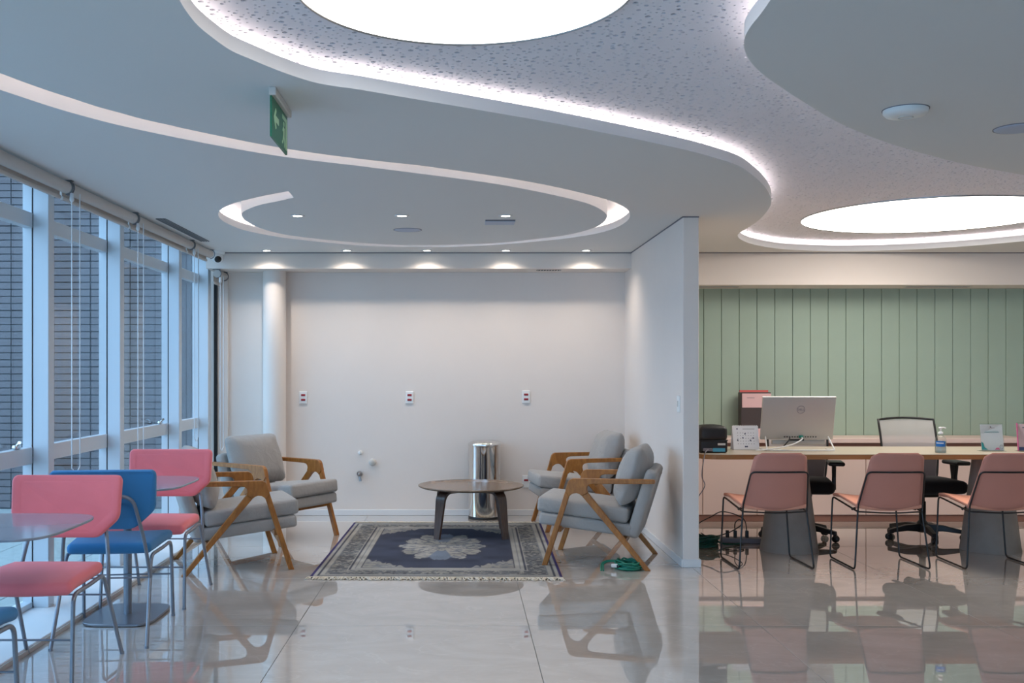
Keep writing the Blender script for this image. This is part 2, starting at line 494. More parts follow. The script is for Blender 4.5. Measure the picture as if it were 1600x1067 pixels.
# baseboards
BH = 0.055
tag(MB().box(-2.05, XP0, YB-0.012, YB, 0, BH).build('baseboard_back', M['trim'], bevel=0.003, seg=1), kind='structure')
tag(MB().box(XP0-0.013, XP0, YP-0.013, YB-0.012, 0, BH).box(XP0, XP1+0.013, YP-0.013, YP, 0, BH).box(XP1, XP1+0.013, YP, YG, 0, BH)
    .build('baseboard_partition', M['trim'], bevel=0.003, seg=1), kind='structure')

# ------------------------------------------------------------------ ceiling
A = [(280.6,0),(292,18.75),(308.8,39.4),(331,58),(361,78.8),(395,93.8),(428.8,107.8),(462.5,120),(494.4,129.4),(526,135),(560,139.7),
     (635,152.5),(700,163.5),(784.5,178),(862.5,191.7),(947,208),(1025,224),(1090,239),(1148,256.5),(1172,270.7),(1192.8,289.3),(1203,305),
     (1204.9,316),(1201,326.4),(1186.6,343),(1168,356),(1155.7,363.8),(1153,369.7),(1162,376.5),(1182.5,383),(1223.7,389.3),
     (1285,392.2),(1340,392.4),(1420,390),(1510,384.6),(1600,376.8)]
Cc = [(1600,273.5),(1530,261),(1467,246.5),(1386,222.7),(1314,193.4),(1260,162),(1215,132.7),(1184,109),(1166,85.5),(1163,62),(1172,42.7),(1188,22.5),(1203.7,0)]
pa = [plan(*p, ZC) for p in A]; pc = [plan(*p, ZC) for p in Cc]
mid = [(4.88,8.0),(4.92,7.5),(4.72,6.95),(4.25,6.4),(3.65,5.93)]
back = [(0.04+0.845*math.cos(t), 2.86+0.845*math.sin(t)) for t in [-(k+0.5)*PI/7 for k in range(7)]]
OPEN = [(p.x, p.y) for p in catmull([Vector((*q, 0)) for q in pa + mid + pc + back], 5, True)]

outer_px = [(0,114.4),(37.5,128.4),(75,141.6),(112.5,153.75),(150,166),(187.5,176.3),(225,186.6),(262.5,195),(300,203.4),(390,222),(455,233.5),(520,243),
     (600,252.5),(667,260),(781,276.3),(850,288.4),(906,300.8),(949,312),(969,320),(980.4,328.3),(984.3,335),(982.7,341.8),(973.7,349.7),(956.8,358),
     (928.7,365.5),(895,371),(860,375.2),(785,381.9),(710,385.6),(663,386),(616,385.4),(560,383.2),(498.7,377.8),(457,373.3),(426.7,368.8),(399.7,363.8),
     (375,357.6),(352.5,347.8),(343.5,340.7),(341.2,334),(344.6,328.3),(355.9,321.6),(375,314.9),(402,308.1),(426.7,303),(450.9,298.6)]
inner_px = [(0,140.3),(37.5,152.8),(75,165),(112.5,176.3),(150,186.6),(187.5,196),(225,204.4),(262.5,212.2),(300,219.8),(390,236.5),(455,246.5),(520,254.5),
     (566.6,260),(700,276.9),(781,288.4),(850,301.4),(906,314.3),(927.6,321.6),(942,329.5),(947.8,336.2),(947.8,341.8),(940,349.7),(927.6,356),(906,362.6),
     (878,368.3),(850,371.9),(785,379),(710,382.2),(663,382.8),(616,382.4),(560,379.2),(498.7,373.5),(464.9,369.4),(436.8,364.9),(415.5,359.3),(399.7,353.6),
     (390.7,348.9),(380.6,342.5),(377.2,335.7),(380.6,330.6),(393,324.4),(408.7,319.4),(431.2,314.9),(459,308.7)]
po = [plan(*p, ZC) for p in outer_px]; pi_ = [plan(*p, ZC) for p in inner_px]
po = [(-2.06, 2.75), (-1.95, 2.95), (-1.86, 3.15), (-1.775, 3.35), (-1.71, 3.5)] + po
pi_ = [(-2.17, 2.9), (-2.06, 3.1), (-1.965, 3.3), (-1.88, 3.5), (-1.81, 3.68)] + pi_
OUT = [(p.x, p.y) for p in catmull([Vector((*q, 0)) for q in po], 4)]
INN = [(p.x, p.y) for p in catmull([Vector((*q, 0)) for q in pi_], 4)]
SLOT = OUT + INN[::-1]

def inside(poly, x, y):
    P = np.asarray(poly); x0, y0 = P[:,0], P[:,1]; x1, y1 = np.roll(x0,-1), np.roll(y0,-1)
    c = ((y0 > y) != (y1 > y)) & (x < (x1-x0)*(y-y0)/(y1-y0+1e-12)+x0)
    return bool(c.sum() % 2)

def sheet(outline, holes, z, name, m, parent=None):
    vs = [Vector(p) for p in outline]; es = [(i, (i+1) % len(vs)) for i in range(len(vs))]
    for h in holes:
        o = len(vs); vs += [Vector(p) for p in h]; es += [(o+i, o+(i+1) % len(h)) for i in range(len(h))]
    rv, re, rf = delaunay_2d_cdt(vs, es, [], 0, 1e-6)[:3]
    F = []
    for f in rf:
        cx = sum(rv[i].x for i in f)/len(f); cy = sum(rv[i].y for i in f)/len(f)
        if any(inside(h, cx, cy) for h in holes): continue
        F.append(list(f)[::-1])
    mb = MB(); mb.add([(p.x, p.y, z) for p in rv], F)
    return mb.build(name, m, parent, fixn=False)

def offset(poly, d, closed=True):
    """shift a polyline to its right by d"""
    N = len(poly); out = []
    for i in range(N):
        a = poly[i-1] if (closed or i > 0) else poly[i]
        b = poly[(i+1) % N] if (closed or i < N-1) else poly[i]
        t = Vector((b[0]-a[0], b[1]-a[1])); t.normalize()
        out.append((poly[i][0]+t.y*d, poly[i][1]-t.x*d))
    return out

def ribbon(mb, A_, za, B_, zb, closed=True, mi=0, smooth=True):
    n = len(A_); vs = [(*p, za) for p in A_] + [(*p, zb) for p in B_]
    fs = [(i, (i+1) % n, n+(i+1) % n, n+i) for i in range(n if closed else n-1)]
    mb.add(vs, fs, mi, smooth)

def area(poly): return sum(poly[i-1][0]*poly[i][1]-poly[i][0]*poly[i-1][1] for i in range(len(poly)))/2
if area(OPEN) < 0: OPEN = OPEN[::-1]         # counter-clockwise: right side = outside = slab
ceil = sheet([(-2.46,YN),(XR,YN),(XR,YG),(-2.46,YG)], [OPEN, SLOT], ZC, 'ceiling', M['ceil']); tag(ceil, kind='structure')
# lip round the big opening
mb = MB()
ribbon(mb, OPEN, ZC, OPEN, ZC+ZL); o1 = offset(OPEN, 0.012); ribbon(mb, OPEN, ZC+ZL, o1, ZC+ZL); ribbon(mb, o1, ZC+ZL, o1, ZC+0.001)
mb.build('cove_lip', M['trim'], ceil, fixn=False)
mb = MB(); ribbon(mb, offset(OPEN, 0.118), ZC+0.040, offset(OPEN, 0.106), ZC+0.040)
mb.build('led_strip', M['led'], ceil, fixn=False)
mb = MB(); o2 = offset(OPEN, 0.17); ribbon(mb, o2, ZC, o2, ZU+0.006)
mb.build('cove_wall', M['trim'], ceil, fixn=False)
# curved slot: lip and LED ledge on its outer side, plain wall on its inner side
sgn = 1 if not inside(SLOT, *[c for c in offset(OUT, 0.05, False)[60]]) else -1
mb = MB()
ribbon(mb, OUT, ZC, OUT, ZC+0.05, False); q1 = offset(OUT, sgn*0.012, False); ribbon(mb, OUT, ZC+0.05, q1, ZC+0.05, False); ribbon(mb, q1, ZC+0.05, q1, ZC+0.001, False)
mb.build('slot_lip', M['trim'], ceil, fixn=False)
mb = MB(); ribbon(mb, offset(OUT, sgn*0.056, False), ZC+0.034, offset(OUT, sgn*0.068, False), ZC+0.034, False)
mb.build('slot_led_strip', M['ringled'], ceil, fixn=False)
def extend(P, d): a, b = Vector(P[-2]), Vector(P[-1]); e = b+(b-a).normalized()*d; return list(P)+[(e.x, e.y)]
OUT = extend(OUT, 0.35); INN = extend(INN, 0.35)
mb = MB(); ribbon(mb, INN, ZC, INN, ZU+0.006, False); q2 = offset(OUT, sgn*0.15, False); ribbon(mb, q2, ZC, q2, ZU+0.006, False)
for E in (0, -1):
    mb.add([(*q2[E], ZC), (*INN[E], ZC), (*INN[E], ZU+0.006), (*q2[E], ZU+0.006)], [(0,1,2,3)])
mb.build('slot_wall', M['trim'], ceil, fixn=False)
# upper plane, felt and the perforated plaster boards with real holes
MB().add([(-2.46,YN,ZU+0.006),(XR,YN,ZU+0.006),(XR,YG,ZU+0.006),(-2.46,YG,ZU+0.006)], [(0,3,2,1)]).box(-2.46, XR, YN, YG, ZU+0.03, ZU+0.08).build('upper_slab', M['ceil'], ceil, fixn=False)
PSZ = 0.5
def perforated():
    holes = []; tries = 0; mind = 0.0065
    while tries < 9000:
        tries += 1
        r = 0.0100 if tries < 60 else (0.0075 if tries < 1200 else 0.0042)
        x, y = rng.uniform(r+0.004, PSZ-r-0.004, 2)
        if (r == 0.0100 and sum(h[2] == r for h in holes) > 26) or (r == 0.0075 and sum(h[2] == r for h in holes) > 60) or len(holes) > 235: continue
        if all((x-a)**2+(y-b)**2 > (r+c+mind)**2 for a, b, c in holes): holes.append((x, y, r))
    vs = [Vector(p) for p in ((0,0),(PSZ,0),(PSZ,PSZ),(0,PSZ))]; es = [(0,1),(1,2),(2,3),(3,0)]
    mb = MB()
    for (x, y, r) in holes:
        o = len(vs); n = 8
        ring = [(x+r*math.cos(2*PI*k/n), y+r*math.sin(2*PI*k/n)) for k in range(n)]
        vs += [Vector(p) for p in ring]; es += [(o+k, o+(k+1) % n) for k in range(n)]
        ribbon(mb, ring, 0, ring, 0.005, smooth=False)
    rv, re, rf = delaunay_2d_cdt(vs, es, [], 0, 1e-7)[:3]
    H = np.array(holes); F = []
    for f in rf:
        cx = sum(rv[i].x for i in f)/3; cy = sum(rv[i].y for i in f)/3
        if (((H[:,0]-cx)**2+(H[:,1]-cy)**2) < (H[:,2]*0.93)**2).any(): continue
        F.append(list(f)[::-1])
    mb.add([(p.x, p.y, 0) for p in rv], F)
    return mb.build('ceiling_panel', M['perf'], ceil, fixn=False)
p0 = perforated(); first = True
big = offset(OPEN, 0.17)
fel = MB()
for i in range(-4, 13):
    for j in range(3, 20):
        x, y = i*PSZ-0.2, j*PSZ+0.1
        near = False
        for (ux, uy) in ((0,0),(.5,0),(1,0),(0,.5),(.5,.5),(1,.5),(0,1),(.5,1),(1,1)):
            if inside(big, x+ux*PSZ, y+uy*PSZ): near = True
        if not near or y+PSZ > YG: continue
        if first: o = p0; first = False
        else: o = p0.copy(); COL.objects.link(o)
        k = int(rng.integers(4)); o.rotation_euler = (0, 0, k*PI/2)
        dx, dy = [(0,0),(PSZ,0),(PSZ,PSZ),(0,PSZ)][k]
        o.location = (x+dx, y+dy, ZU)
        fel.add([(x,y,ZU+0.0052),(x+PSZ,y,ZU+0.0052),(x+PSZ,y+PSZ,ZU+0.0052),(x,y+PSZ,ZU+0.0052)], [(0,3,2,1)])
fel.build('felt_backing', M['felt'], ceil, fixn=False)

# luminous discs
def disc_light(x, y, r, label):
    t = thing('ceiling_light', label, 'ceiling light', (x, y, ZU), 0, 'round light panels in the perforated ceiling')
    MB().lathe([(r, -0.004), (r-0.02, -0.008), (0.0, -0.008)], 96).build('diffuser', M['lamp'], t, fixn=False)
    MB().lathe([(r+0.004, 0.0), (r+0.004, -0.010), (r, -0.010), (r, 0.0)], 96).build('rim', M['steel'], t)
disc_light(0.01, 3.11, 0.514, 'round white light panel at the top of the photo, nearest the exit sign')
disc_light(3.509, 7.67, 0.917, 'large round white light panel in the ceiling above the reception desk')

# ------------------------------------------------------------------ windows on the left
XG = -2.445
mull_y = [5.705, 6.904, 8.345, 9.30]
early = [4.5 - 1.2*k for k in range(8)]      # bays nearer than the frame's left edge
def window(n, y0, y1, latch=True, pane_y0=None):
    w = tag(empty('window_%d' % n, (0, 0, 0)), kind='structure')
    MB().box(-2.387, XW, y1, y1+0.08, 0.03, 2.40).build('mullion', M['alu'], w, bevel=0.003, seg=1)
    MB().box(-2.4425, -2.393, y1-0.004, y1+0.084, 0.03, 2.40).build('outer_frame', M['alu'], w)
    MB().box(-2.395, -2.385, y1+0.004, y1+0.076, 0.03, 2.40).build('gasket', M['gasket'], w)
    for (nm, z0, z1) in (('mid_rail', 0.831, 0.923), ('top_rail', 2.146, 2.228), ('bottom_rail', 0.03, 0.062)):
        MB().box(-2.44, -2.389, y0+0.08, y1, z0, z1).build(nm, M['alu'], w, bevel=0.002, seg=1)
    MB().box(-2.447, -2.443, y0+0.08, y1, 0.05, 0.84).build('pane', M['glass'], w)
    MB().box(-2.447, -2.443, y0+0.08, y1, 0.91, 2.15).build('pane', M['glass'], w)
    MB().box(-2.447, -2.443, y0+0.08, y1, 2.22, 2.40).build('pane', M['glass'], w)
    if latch:
        for yy in (y1-0.17,):
            l = MB(); l.rbox(0.012, 0.035, 0.012, 0.008, (-2.405, yy, 0.936)); l.tube([(-2.405, yy, 0.94), (-2.38, yy-0.01, 0.962), (-2.36, yy-0.07, 0.965)], 0.009, 8)
            l.build('latch', M['chrome'], w)
    return w
n = 1
for (y0, y1) in ((4.5, 5.705), (5.705, 6.904), (6.904, 8.345), (8.345, 9.30)):
    window(n, y0, y1, n in (1, 3)); n += 1
for k in range(7):
    window(n, early[k+1], early[k], False); n += 1
w5 = tag(MB().box(-2.387, XW, 9.38, 9.40, 0.03, 2.27).box(-2.29, -2.262, 9.47, 9.50, 0.03, 2.27, 1).box(-2.40, -2.17, 9.50, YB, 0, 2.3, 2)
         .build('trim_4', [M['alu'], M['gasket'], M['wall']]), kind='structure')
# sill step along the glass
tag(MB().box(-2.52, -2.07, YN, YB, -0.06, 0.030).build('trim_5', M['trim'], bevel=0.004, seg=1), kind='structure')
tag(MB().box(-2.072, -2.062, YN, YB, 0, 0.022).build('baseboard_left', M['blind']), kind='structure')
# glazed wall behind the camera
wb = tag(empty('window_%d' % n, (0, YN, 0)), kind='structure')
for i in range(4):
    xx = -2.4 + i*1.42
    MB().box(xx-0.04, xx+0.04, -0.06, 0.06, 0, 2.41).build('mullion', M['alu'], wb)
    if i < 3: MB().box(xx+0.04, xx+1.38, -0.004, 0.004, 0.08, 2.41).build('pane', M['glass'], wb)
MB().box(-2.4, 1.9, -0.05, 0.05, 0, 0.08).build('bottom_rail', M['alu'], wb)
tag(MB().box(1.9, XR, YN-0.1, YN, 0, 2.6).build('wall_front', M['wall']), kind='structure')  # unseen; made solid on this side to cut the daylight from behind

# ------------------------------------------------------------------ outside
FY = 12.5
ex = MB().box(-14, -2.7, FY+0.03, FY+0.2, -0.4, 7.5).build('wall_exterior', M['facade_joint']); tag(ex, kind='structure')
tw, th = 0.485, 0.086; t0 = None; rest = MB()
for i in range(-12, 6):
    xx = -5.5 + i*tw
    if xx > -2.9: continue
    for j in range(-4, 80):
        zz = 0.02 + j*th
        if zz > 7.3: continue
        if -1 <= i <= 4 and -3 <= j <= 45:
            if t0 is None: t0 = MB().box(0.006, tw-0.006, 0, 0.03, 0.0065, th-0.0065).build('wall_tile', M['facade'], ex); o = t0
            else: o = t0.copy(); COL.objects.link(o)
            o.location = (xx, FY + rng.uniform(0, 0.004), zz)
        else:
            rest.box(xx+0.006, xx+tw-0.006, FY, FY+0.03, zz+0.005, zz+th-0.005)
tag(rest.build('far_wall_tiles', M['facade'], ex), kind='stuff')
gr = MB().box(-14, -2.5, -6, FY+0.1, -0.5, -0.36).build('ground', M['facade_joint']); tag(gr, kind='structure')
pv = None
for i in range(9):
    for j in range(14):
        if pv is None: pv = MB().box(0.006, 0.894, 0.006, 0.894, -0.04, 0).build('paver', M['paver'], gr, bevel=0.004, seg=1); o = pv
        else: o = pv.copy(); COL.objects.link(o)
        o.location = (-10.6+i*0.9, 0.2+j*0.9, -0.34)
# dark brown metal panelling beyond the last bay
bp_ = thing('metal_panel_screen', 'dark brown vertical metal panels outside beyond the last window bay', 'screen', (0, 0, 0))
for i, (xa, xb) in enumerate(((-3.16,-3.04),(-3.02,-2.90),(-2.88,-2.78))):
    MB().box(xa, xb, 11.5+0.05*i, 11.56+0.05*i, -0.35, 3.4).build('panel', M['brown_panel'], bp_, bevel=0.004, seg=1)

# ------------------------------------------------------------------ blinds
def blind(y0, y1, ztop, label, chain=True, drop=0.105):
    t = thing('roller_blind', label, 'blind', (-2.20, (y0+y1)/2, ztop), 0, 'rolled up blinds along the glass')
    L = (y1-y0)/2 - 0.012; r = 0.034
    MB().tube([(0, -L, -0.040), (0, L, -0.040)], r, 20).build('roller', M['blind'], t)
    MB().box(-0.034, -0.031, -L, L, -drop+0.018, -0.04).build('fabric', M['blind'], t)
    MB().rbox(0.011, L, 0.011, 0.006, (-0.033, 0, -drop+0.011)).build('hem_bar', M['blind'], t)
    for s in (-1, 1):
        b = MB(); arc = [(0.040*math.cos(a), s*(L+0.006), -0.040+0.040*math.sin(a)) for a in np.linspace(PI/2, -PI/2, 10)]
        b.tube(arc, 0.004, 6); b.box(-0.035, 0.035, s*(L+0.006)-0.006, s*(L+0.006)+0.006, -0.004, 0)
        b.build('bracket', M['bracket'], t)
    if chain:
        for dy in (-0.06, 0.06):
            MB().tube([(0.042, -L+dy+0.01, -0.08 if dy < 0 else -0.06), (0.042, -L+dy+0.01, -1.60)], 0.0034, 6).build('pull_cord', M['chain'], t)
        MB().lathe([(0.004, 0), (0.010, -0.004), (0.013, -0.04), (0.006, -0.05)], 10, (0.042, -L-0.05, -0.075)).build('cord_clip', M['chain'], t)
        MB().tube(fillet([(0.042, -L-0.05, -1.60), (0.042, -L+0.01, -1.64), (0.042, -L+0.07, -1.60)], 0.05), 0.0034, 6).build('cord_loop', M['chain'], t)
blind(4.5, 5.70, ZC, 'rolled blind over the glass bay nearest the front pink chair', False)
blind(5.71, 6.86, ZC, 'rolled blind over the second glass bay from the front')
blind(6.87, 8.30, ZC, 'rolled blind beside the long ceiling air grille')
blind(8.31, 8.97, ZC, 'short rolled blind ending at the white dome camera')
blind(9.20, 9.50, 2.262, 'shortest rolled blind, hung under the soffit in the corner', True, 0.13)

# ------------------------------------------------------------------ ceiling fittings
def downlight(x, y, label, group, energy, r=0.033, size=2.46):
    t = thing('downlight', label, 'downlight', (x, y, ZC), 0, group)
    MB().lathe([(r+0.016, -0.0005), (r+0.014, -0.006), (r, -0.006), (r-0.004, 0.0)], 28).build('trim_ring', M['trim'], t, fixn=False)
    MB().lathe([(r-0.003, -0.004), (0.0, -0.004)], 24).build('lens', M['spotlens'], t, fixn=False)
    ld = bpy.data.lights.new('downlight_lamp', 'SPOT'); ld.energy = energy; ld.color = (1.0, 0.89, 0.79)
    ld.spot_size = size; ld.spot_blend = 1.0; ld.shadow_soft_size = 0.018
    lo = bpy.data.objects.new('downlight_lamp', ld); COL.objects.link(lo); lo.location = (0, 0, -0.012); lo.parent = t
for px, lab in ((415, 'downlight nearest the column in the row before the soffit'), (541, 'second downlight from the column in the soffit row'),
                (667, 'middle downlight of the five in the row before the soffit'), (791, 'second downlight from the partition in the soffit row'),
                (917, 'downlight nearest the partition in the row before the soffit')):
    x, y = plan(px, 390, ZC); downlight(x, 9.01, lab, 'five downlights along the soffit', SPOT_POWER)
for px, lab in ((465, 'downlight inside the lit ceiling ring, closest to the windows'), (628, 'middle downlight of the three inside the lit ring'),
                (790, 'downlight inside the lit ring, beside the flat ceiling plate')):
    x, y = plan(px, 336.5, ZC); downlight(x, y, lab, 'three downlights inside the ceiling ring', SPOT_POWER*1.3)
def ceil_disc(name, label, cat, px, py, r, h, ring=True):
    x, y = plan(px, py, ZC); t = thing(name, label, cat, (x, y, ZC))
    MB().lathe([(r, 0), (r*0.98, -h*0.45), (r*0.86, -h*0.8), (r*0.5, -h), (0, -h)], 40).build('housing', M['white'] if ring else M['coolgrey'], t)
    if ring: MB().lathe([(r*0.34, -h*1.0), (r*0.34, -h-0.003), (r*0.30, -h-0.003), (r*0.30, -h)], 32, caps=False).build('ring', M['offwhite'], t)
    MB().lathe([(r*1.03, 0), (r*1.03, -0.003), (r, -0.003), (r, 0)], 40).build('base_plate', M['inkgrey'], t)
    return t
ceil_disc('wireless_access_point', 'white domed disc on the ceiling of the right island', 'access point', 1415, 171, 0.088, 0.032)
ceil_disc('ceiling_speaker', 'flat white round cover on the ceiling at the frame edge', 'ceiling speaker', 1592, 200, 0.10, 0.008, False)
ceil_disc('ceiling_speaker', 'flat round speaker inside the lit ceiling ring', 'ceiling speaker', 637, 359, 0.104, 0.006, False)
x, y = plan(781, 346.5, ZC)
t = thing('ceiling_plate', 'flat rectangular plate with a dark slot inside the ceiling ring', 'ceiling plate', (x, y, ZC))
MB().box(-0.105, 0.105, -0.09, 0.08, -0.012, 0).build('plate', M['coolgrey'], t, bevel=0.002, seg=1)
MB().box(-0.105, 0.105, -0.098, -0.09, -0.008, 0).build('slot', M['inkgrey'], t)
# linear air grille by the blinds
t = thing('air_grille', 'long narrow air grille in the ceiling beside the blinds', 'air grille', (-2.095, 7.75, ZC))
MB().box(-0.034, 0.034, -0.62, 0.62, -0.003, 0).build('backing', M['gasket'], t)
s0 = None
for k in range(4):
    o = MB().box(-0.0045, 0.0045, -0.62, 0.62, -0.006, -0.003).build('slat', M['bracket'], t) if s0 is None else s0.copy()
    if s0 is None: s0 = o
    else: COL.objects.link(o)
    o.location = (-0.030+0.020*k, 0, 0)
# small grille under the soffit
t = thing('air_grille', 'small slatted grille under the soffit near the partition', 'air grille', (0.795, 9.32, 2.265))
MB().box(-0.11, 0.11, -0.03, 0.03, -0.004, 0).build('backing', M['gasket'], t)
s0 = None
for k in range(9):
    o = MB().box(-0.004, 0.004, -0.032, 0.032, -0.005, -0.003).build('slat', M['offwhite'], t) if s0 is None else s0.copy()
    if s0 is None: s0 = o
    else: COL.objects.link(o)
    o.location = (-0.1+0.025*k, 0, 0)
# slots under the right beam
for xx in (2.25, 4.35):
    t = thing('air_grille', 'flush grille under the beam above the green wall, %s' % ('near the partition' if xx < 3 else 'at the frame edge'), 'air grille', (xx, 9.36, 2.119))
    MB().box(-0.3, 0.3, -0.05, 0.05, -0.004, 0).build('frame', M['offwhite'], t)
    MB().box(-0.28, 0.28, -0.03, 0.03, -0.006, -0.003).build('slot', M['inkgrey'], t)
# dome camera in the corner
t = thing('security_camera', 'white turret security camera in the ceiling corner by the blinds', 'camera', (-2.165, 9.10, ZC))
MB().lathe([(0.062, 0), (0.062, -0.02), (0.056, -0.026), (0, -0.026)], 28).build('base', M['white'], t)
Tc = Matrix.Translation((0.0, -0.01, -0.055)) @ Matrix.Rotation(math.radians(122), 4, 'X') @ Matrix.Rotation(0.3, 4, 'Y')
MB().lathe([(0.0, -0.05), (0.03, -0.044), (0.048, -0.02), (0.052, 0.0), (0.048, 0.022), (0.034, 0.036), (0.0, 0.036)], 28, T=Tc).build('ball', M['white'], t)
MB().lathe([(0.030, 0.034), (0.030, 0.041), (0.0, 0.043)], 24, T=Tc).build('lens', M['black'], t)
# exit sign
t = thing('exit_sign', 'green hanging exit sign with arrow and running figure', 'exit sign', (-0.712, 3.995, ZC))
MB().box(-0.007, 0.020, -0.178, 0.178, -0.030, 0).build('housing', M['offwhite'], t, bevel=0.003, seg=1)
sb_ = MB().box(-0.004, 0.004, -0.168, 0.168, -0.183, -0.030).build('sign_board', M['exitgreen'], t)
ar = [(-0.135,-0.100),(-0.095,-0.060),(-0.080,-0.068),(-0.098,-0.088),(-0.030,-0.088),(-0.030,-0.112),(-0.098,-0.112),(-0.080,-0.132),(-0.095,-0.140)]
MB().prism(ar, 0.004, 0.0052, 'yz').build('arrow', M['exitpale'], sb_)
man = MB()
man.prism([(0.05,-0.045),(0.155,-0.045),(0.155,-0.170),(0.125,-0.170),(0.125,-0.062),(0.05,-0.062)], 0.004, 0.0052, 'yz')
man.lathe([(0.010, 0.0), (0.010, 0.0014), (0, 0.0014)], 12, T=Matrix.Translation((0.004, 0.085, -0.078)) @ Matrix.Rotation(PI/2, 4, 'Y'))
man.prism([(0.072,-0.090),(0.100,-0.094),(0.098,-0.126),(0.112,-0.146),(0.104,-0.170),(0.094,-0.166),(0.097,-0.148),(0.080,-0.134),(0.062,-0.160),(0.046,-0.158),(0.048,-0.150),(0.058,-0.148),(0.072,-0.122),(0.074,-0.104),(0.060,-0.112),(0.056,-0.106)], 0.004, 0.0052, 'yz')
man.build('running_figure', M['exitpale'], sb_)

# ------------------------------------------------------------------ fittings on the lounge wall
def outlet(x, z, label, two=True):
    t = thing('wall_outlet', label, 'outlet', (x, YB, z), 0, 'white outlets with red sockets on the back wall')
    pl = MB().rbox(0.037, 0.006, 0.058, 0.005, (0, -0.006, 0)).build('plate', M['white'], t)
    for dz in ((0.022, -0.022) if two else (0.012,)):
        MB().rbox(0.020, 0.004, 0.0095, 0.004, (0, -0.012, dz)).build('socket', M['red'], pl)
outlet((474-721)*YB/1600, 1.10, 'outlet with two red sockets nearest the column')
outlet((640-721)*YB/1600, 1.10, 'outlet with two red sockets in the middle of the back wall')
outlet((822-721)*YB/1600, 1.105, 'outlet with two red sockets above the low outlet')
outlet((822-721)*YB/1600, 0.317, 'low outlet between the round table and the armchair', False)
def yb(px, py): return ((px-721)*YB/1600, HC-(py-579)*YB/1600)
x, z = yb(563, 707)
t = thing('pipe_cap', 'small white pipe cap above the tap on the back wall', 'pipe cap', (x, YB, z))
MB().lathe([(0.020, 0), (0.020, 0.018), (0.014, 0.024), (0, 0.024)], 20, T=Matrix.Rotation(PI/2, 4, 'X')).build('cap', M['white'], t)
MB().rbox(0.004, 0.006, 0.016, 0.003, (0, -0.028, 0)).build('tab', M['white'], t)
x, z = yb(582, 722)
t = thing('pipe_cap', 'larger cream round pipe cap beside the tap on the back wall', 'pipe cap', (x, YB, z))
MB().lathe([(0.034, 0), (0.034, 0.010), (0.027, 0.012), (0.027, 0.030), (0.022, 0.034), (0, 0.034)], 24, T=Matrix.Rotation(PI/2, 4, 'X')).build('cap', M['offwhite'], t)
x, z = yb(562, 740)
t = thing('wall_tap', 'grey metal tap low on the back wall beside the armchair', 'tap', (x, YB, z))
MB().lathe([(0.026, 0), (0.026, 0.012), (0.016, 0.016), (0.016, 0.045), (0.020, 0.05), (0, 0.055)], 20, T=Matrix.Rotation(PI/2, 4, 'X')).build('body', M['steel'], t)
MB().tube([(0, -0.035, 0), (0.004, -0.04, -0.03), (0.012, -0.042, -0.066)], 0.012, 10).build('spout', M['steel'], t)
t = thing('light_switch', 'slim white switch plate on the partition near its front edge', 'switch', (XP0, 7.155, 1.35-(631-579)*7.155/1600))
MB().rbox(0.005, 0.036, 0.058, 0.004, (-0.005, 0, 0)).build('plate', M['white'], t)
MB().rbox(0.003, 0.010, 0.02, 0.002, (-0.011, 0, 0)).build('rocker', M['offwhite'], t)

# ------------------------------------------------------------------ rug
RX, RY = 0.825, 1.195
rug = thing('rug', 'faded navy and grey patterned rug with cream fringes under the round table', 'rug', (-0.146, 7.845, 0), -0.017)
nx, ny = 220, 318
gx_ = np.linspace(-RX, RX, nx); gy_ = np.linspace(-RY, RY, ny)
XX, YY = np.meshgrid(gx_, gy_)
def smooth_noise(shape, cells, seed):
    r = np.random.default_rng(seed); g = r.random((cells[1]+2, cells[0]+2))
    yi = np.linspace(0, cells[1], shape[0]); xi = np.linspace(0, cells[0], shape[1])
    y0 = yi.astype(int); x0 = xi.astype(int); fy = (yi-y0)[:,None]; fx = (xi-x0)[None,:]
    fy = fy*fy*(3-2*fy); fx = fx*fx*(3-2*fx)
    a = g[y0][:,x0]; b = g[y0][:,x0+1]; c = g[y0+1][:,x0]; d = g[y0+1][:,x0+1]
    return (a*(1-fx)+b*fx)*(1-fy)+(c*(1-fx)+d*fx)*fy
sh = XX.shape
nA = smooth_noise(sh, (70, 100), 1); nB = smooth_noise(sh, (14, 20), 2); nC = smooth_noise(sh, (110, 160), 3)
col = np.zeros((*sh, 3))
navy = np.array(lin((60, 65, 80))); light = np.array(lin((150, 148, 142))); mid_ = np.array(lin((112, 114, 118))); dark = np.array(lin((66, 68, 78)))
purple = np.array(lin((58, 52, 92))); blue_ = np.array(lin((104, 114, 128)))
dx = RX-np.abs(XX); dyy = RY-np.abs(YY)
d = np.minimum(dx, dyy*0.9)
def put(mask, c, w=1.0): col[mask] = col[mask]*(1-w)+c*w
put(np.ones(sh, bool), mid_)
bands = [(0.0,0.02,mid_),(0.02,0.045,light),(0.045,0.055,dark),(0.055,0.085,light),(0.085,0.095,mid_)]
for a_, b_, c_ in bands: put((d >= a_) & (d < b_), c_)
mb_ = (d >= 0.095) & (d < 0.215); put(mb_, mid_*0.75)
put(mb_ & (nA > 0.55), light*0.78); put(mb_ & (nC < 0.35), mid_*0.5)
for a_, b_, c_ in [(0.215,0.225,light),(0.225,0.235,dark),(0.235,0.262,light),(0.262,0.27,mid_),(0.27,0.295,light),(0.295,0.305,dark)]: put((d >= a_) & (d < b_), c_)
fld = d >= 0.305; put(fld, navy)
FX, FY_ = RX-0.305, RY-0.34
# stepped corner pieces
u, v = np.abs(XX)/FX, np.abs(YY)/FY_
st = np.floor((u*7))/7; cor = fld & ((v + 0.62*st + 0.05*np.sin(u*40)) > 1.22)
core = fld & ((v + 0.62*st + 0.05*np.sin(u*40)) > 1.19); put(core, dark); put(cor, light*0.82); put(cor & (nA > 0.55), mid_)
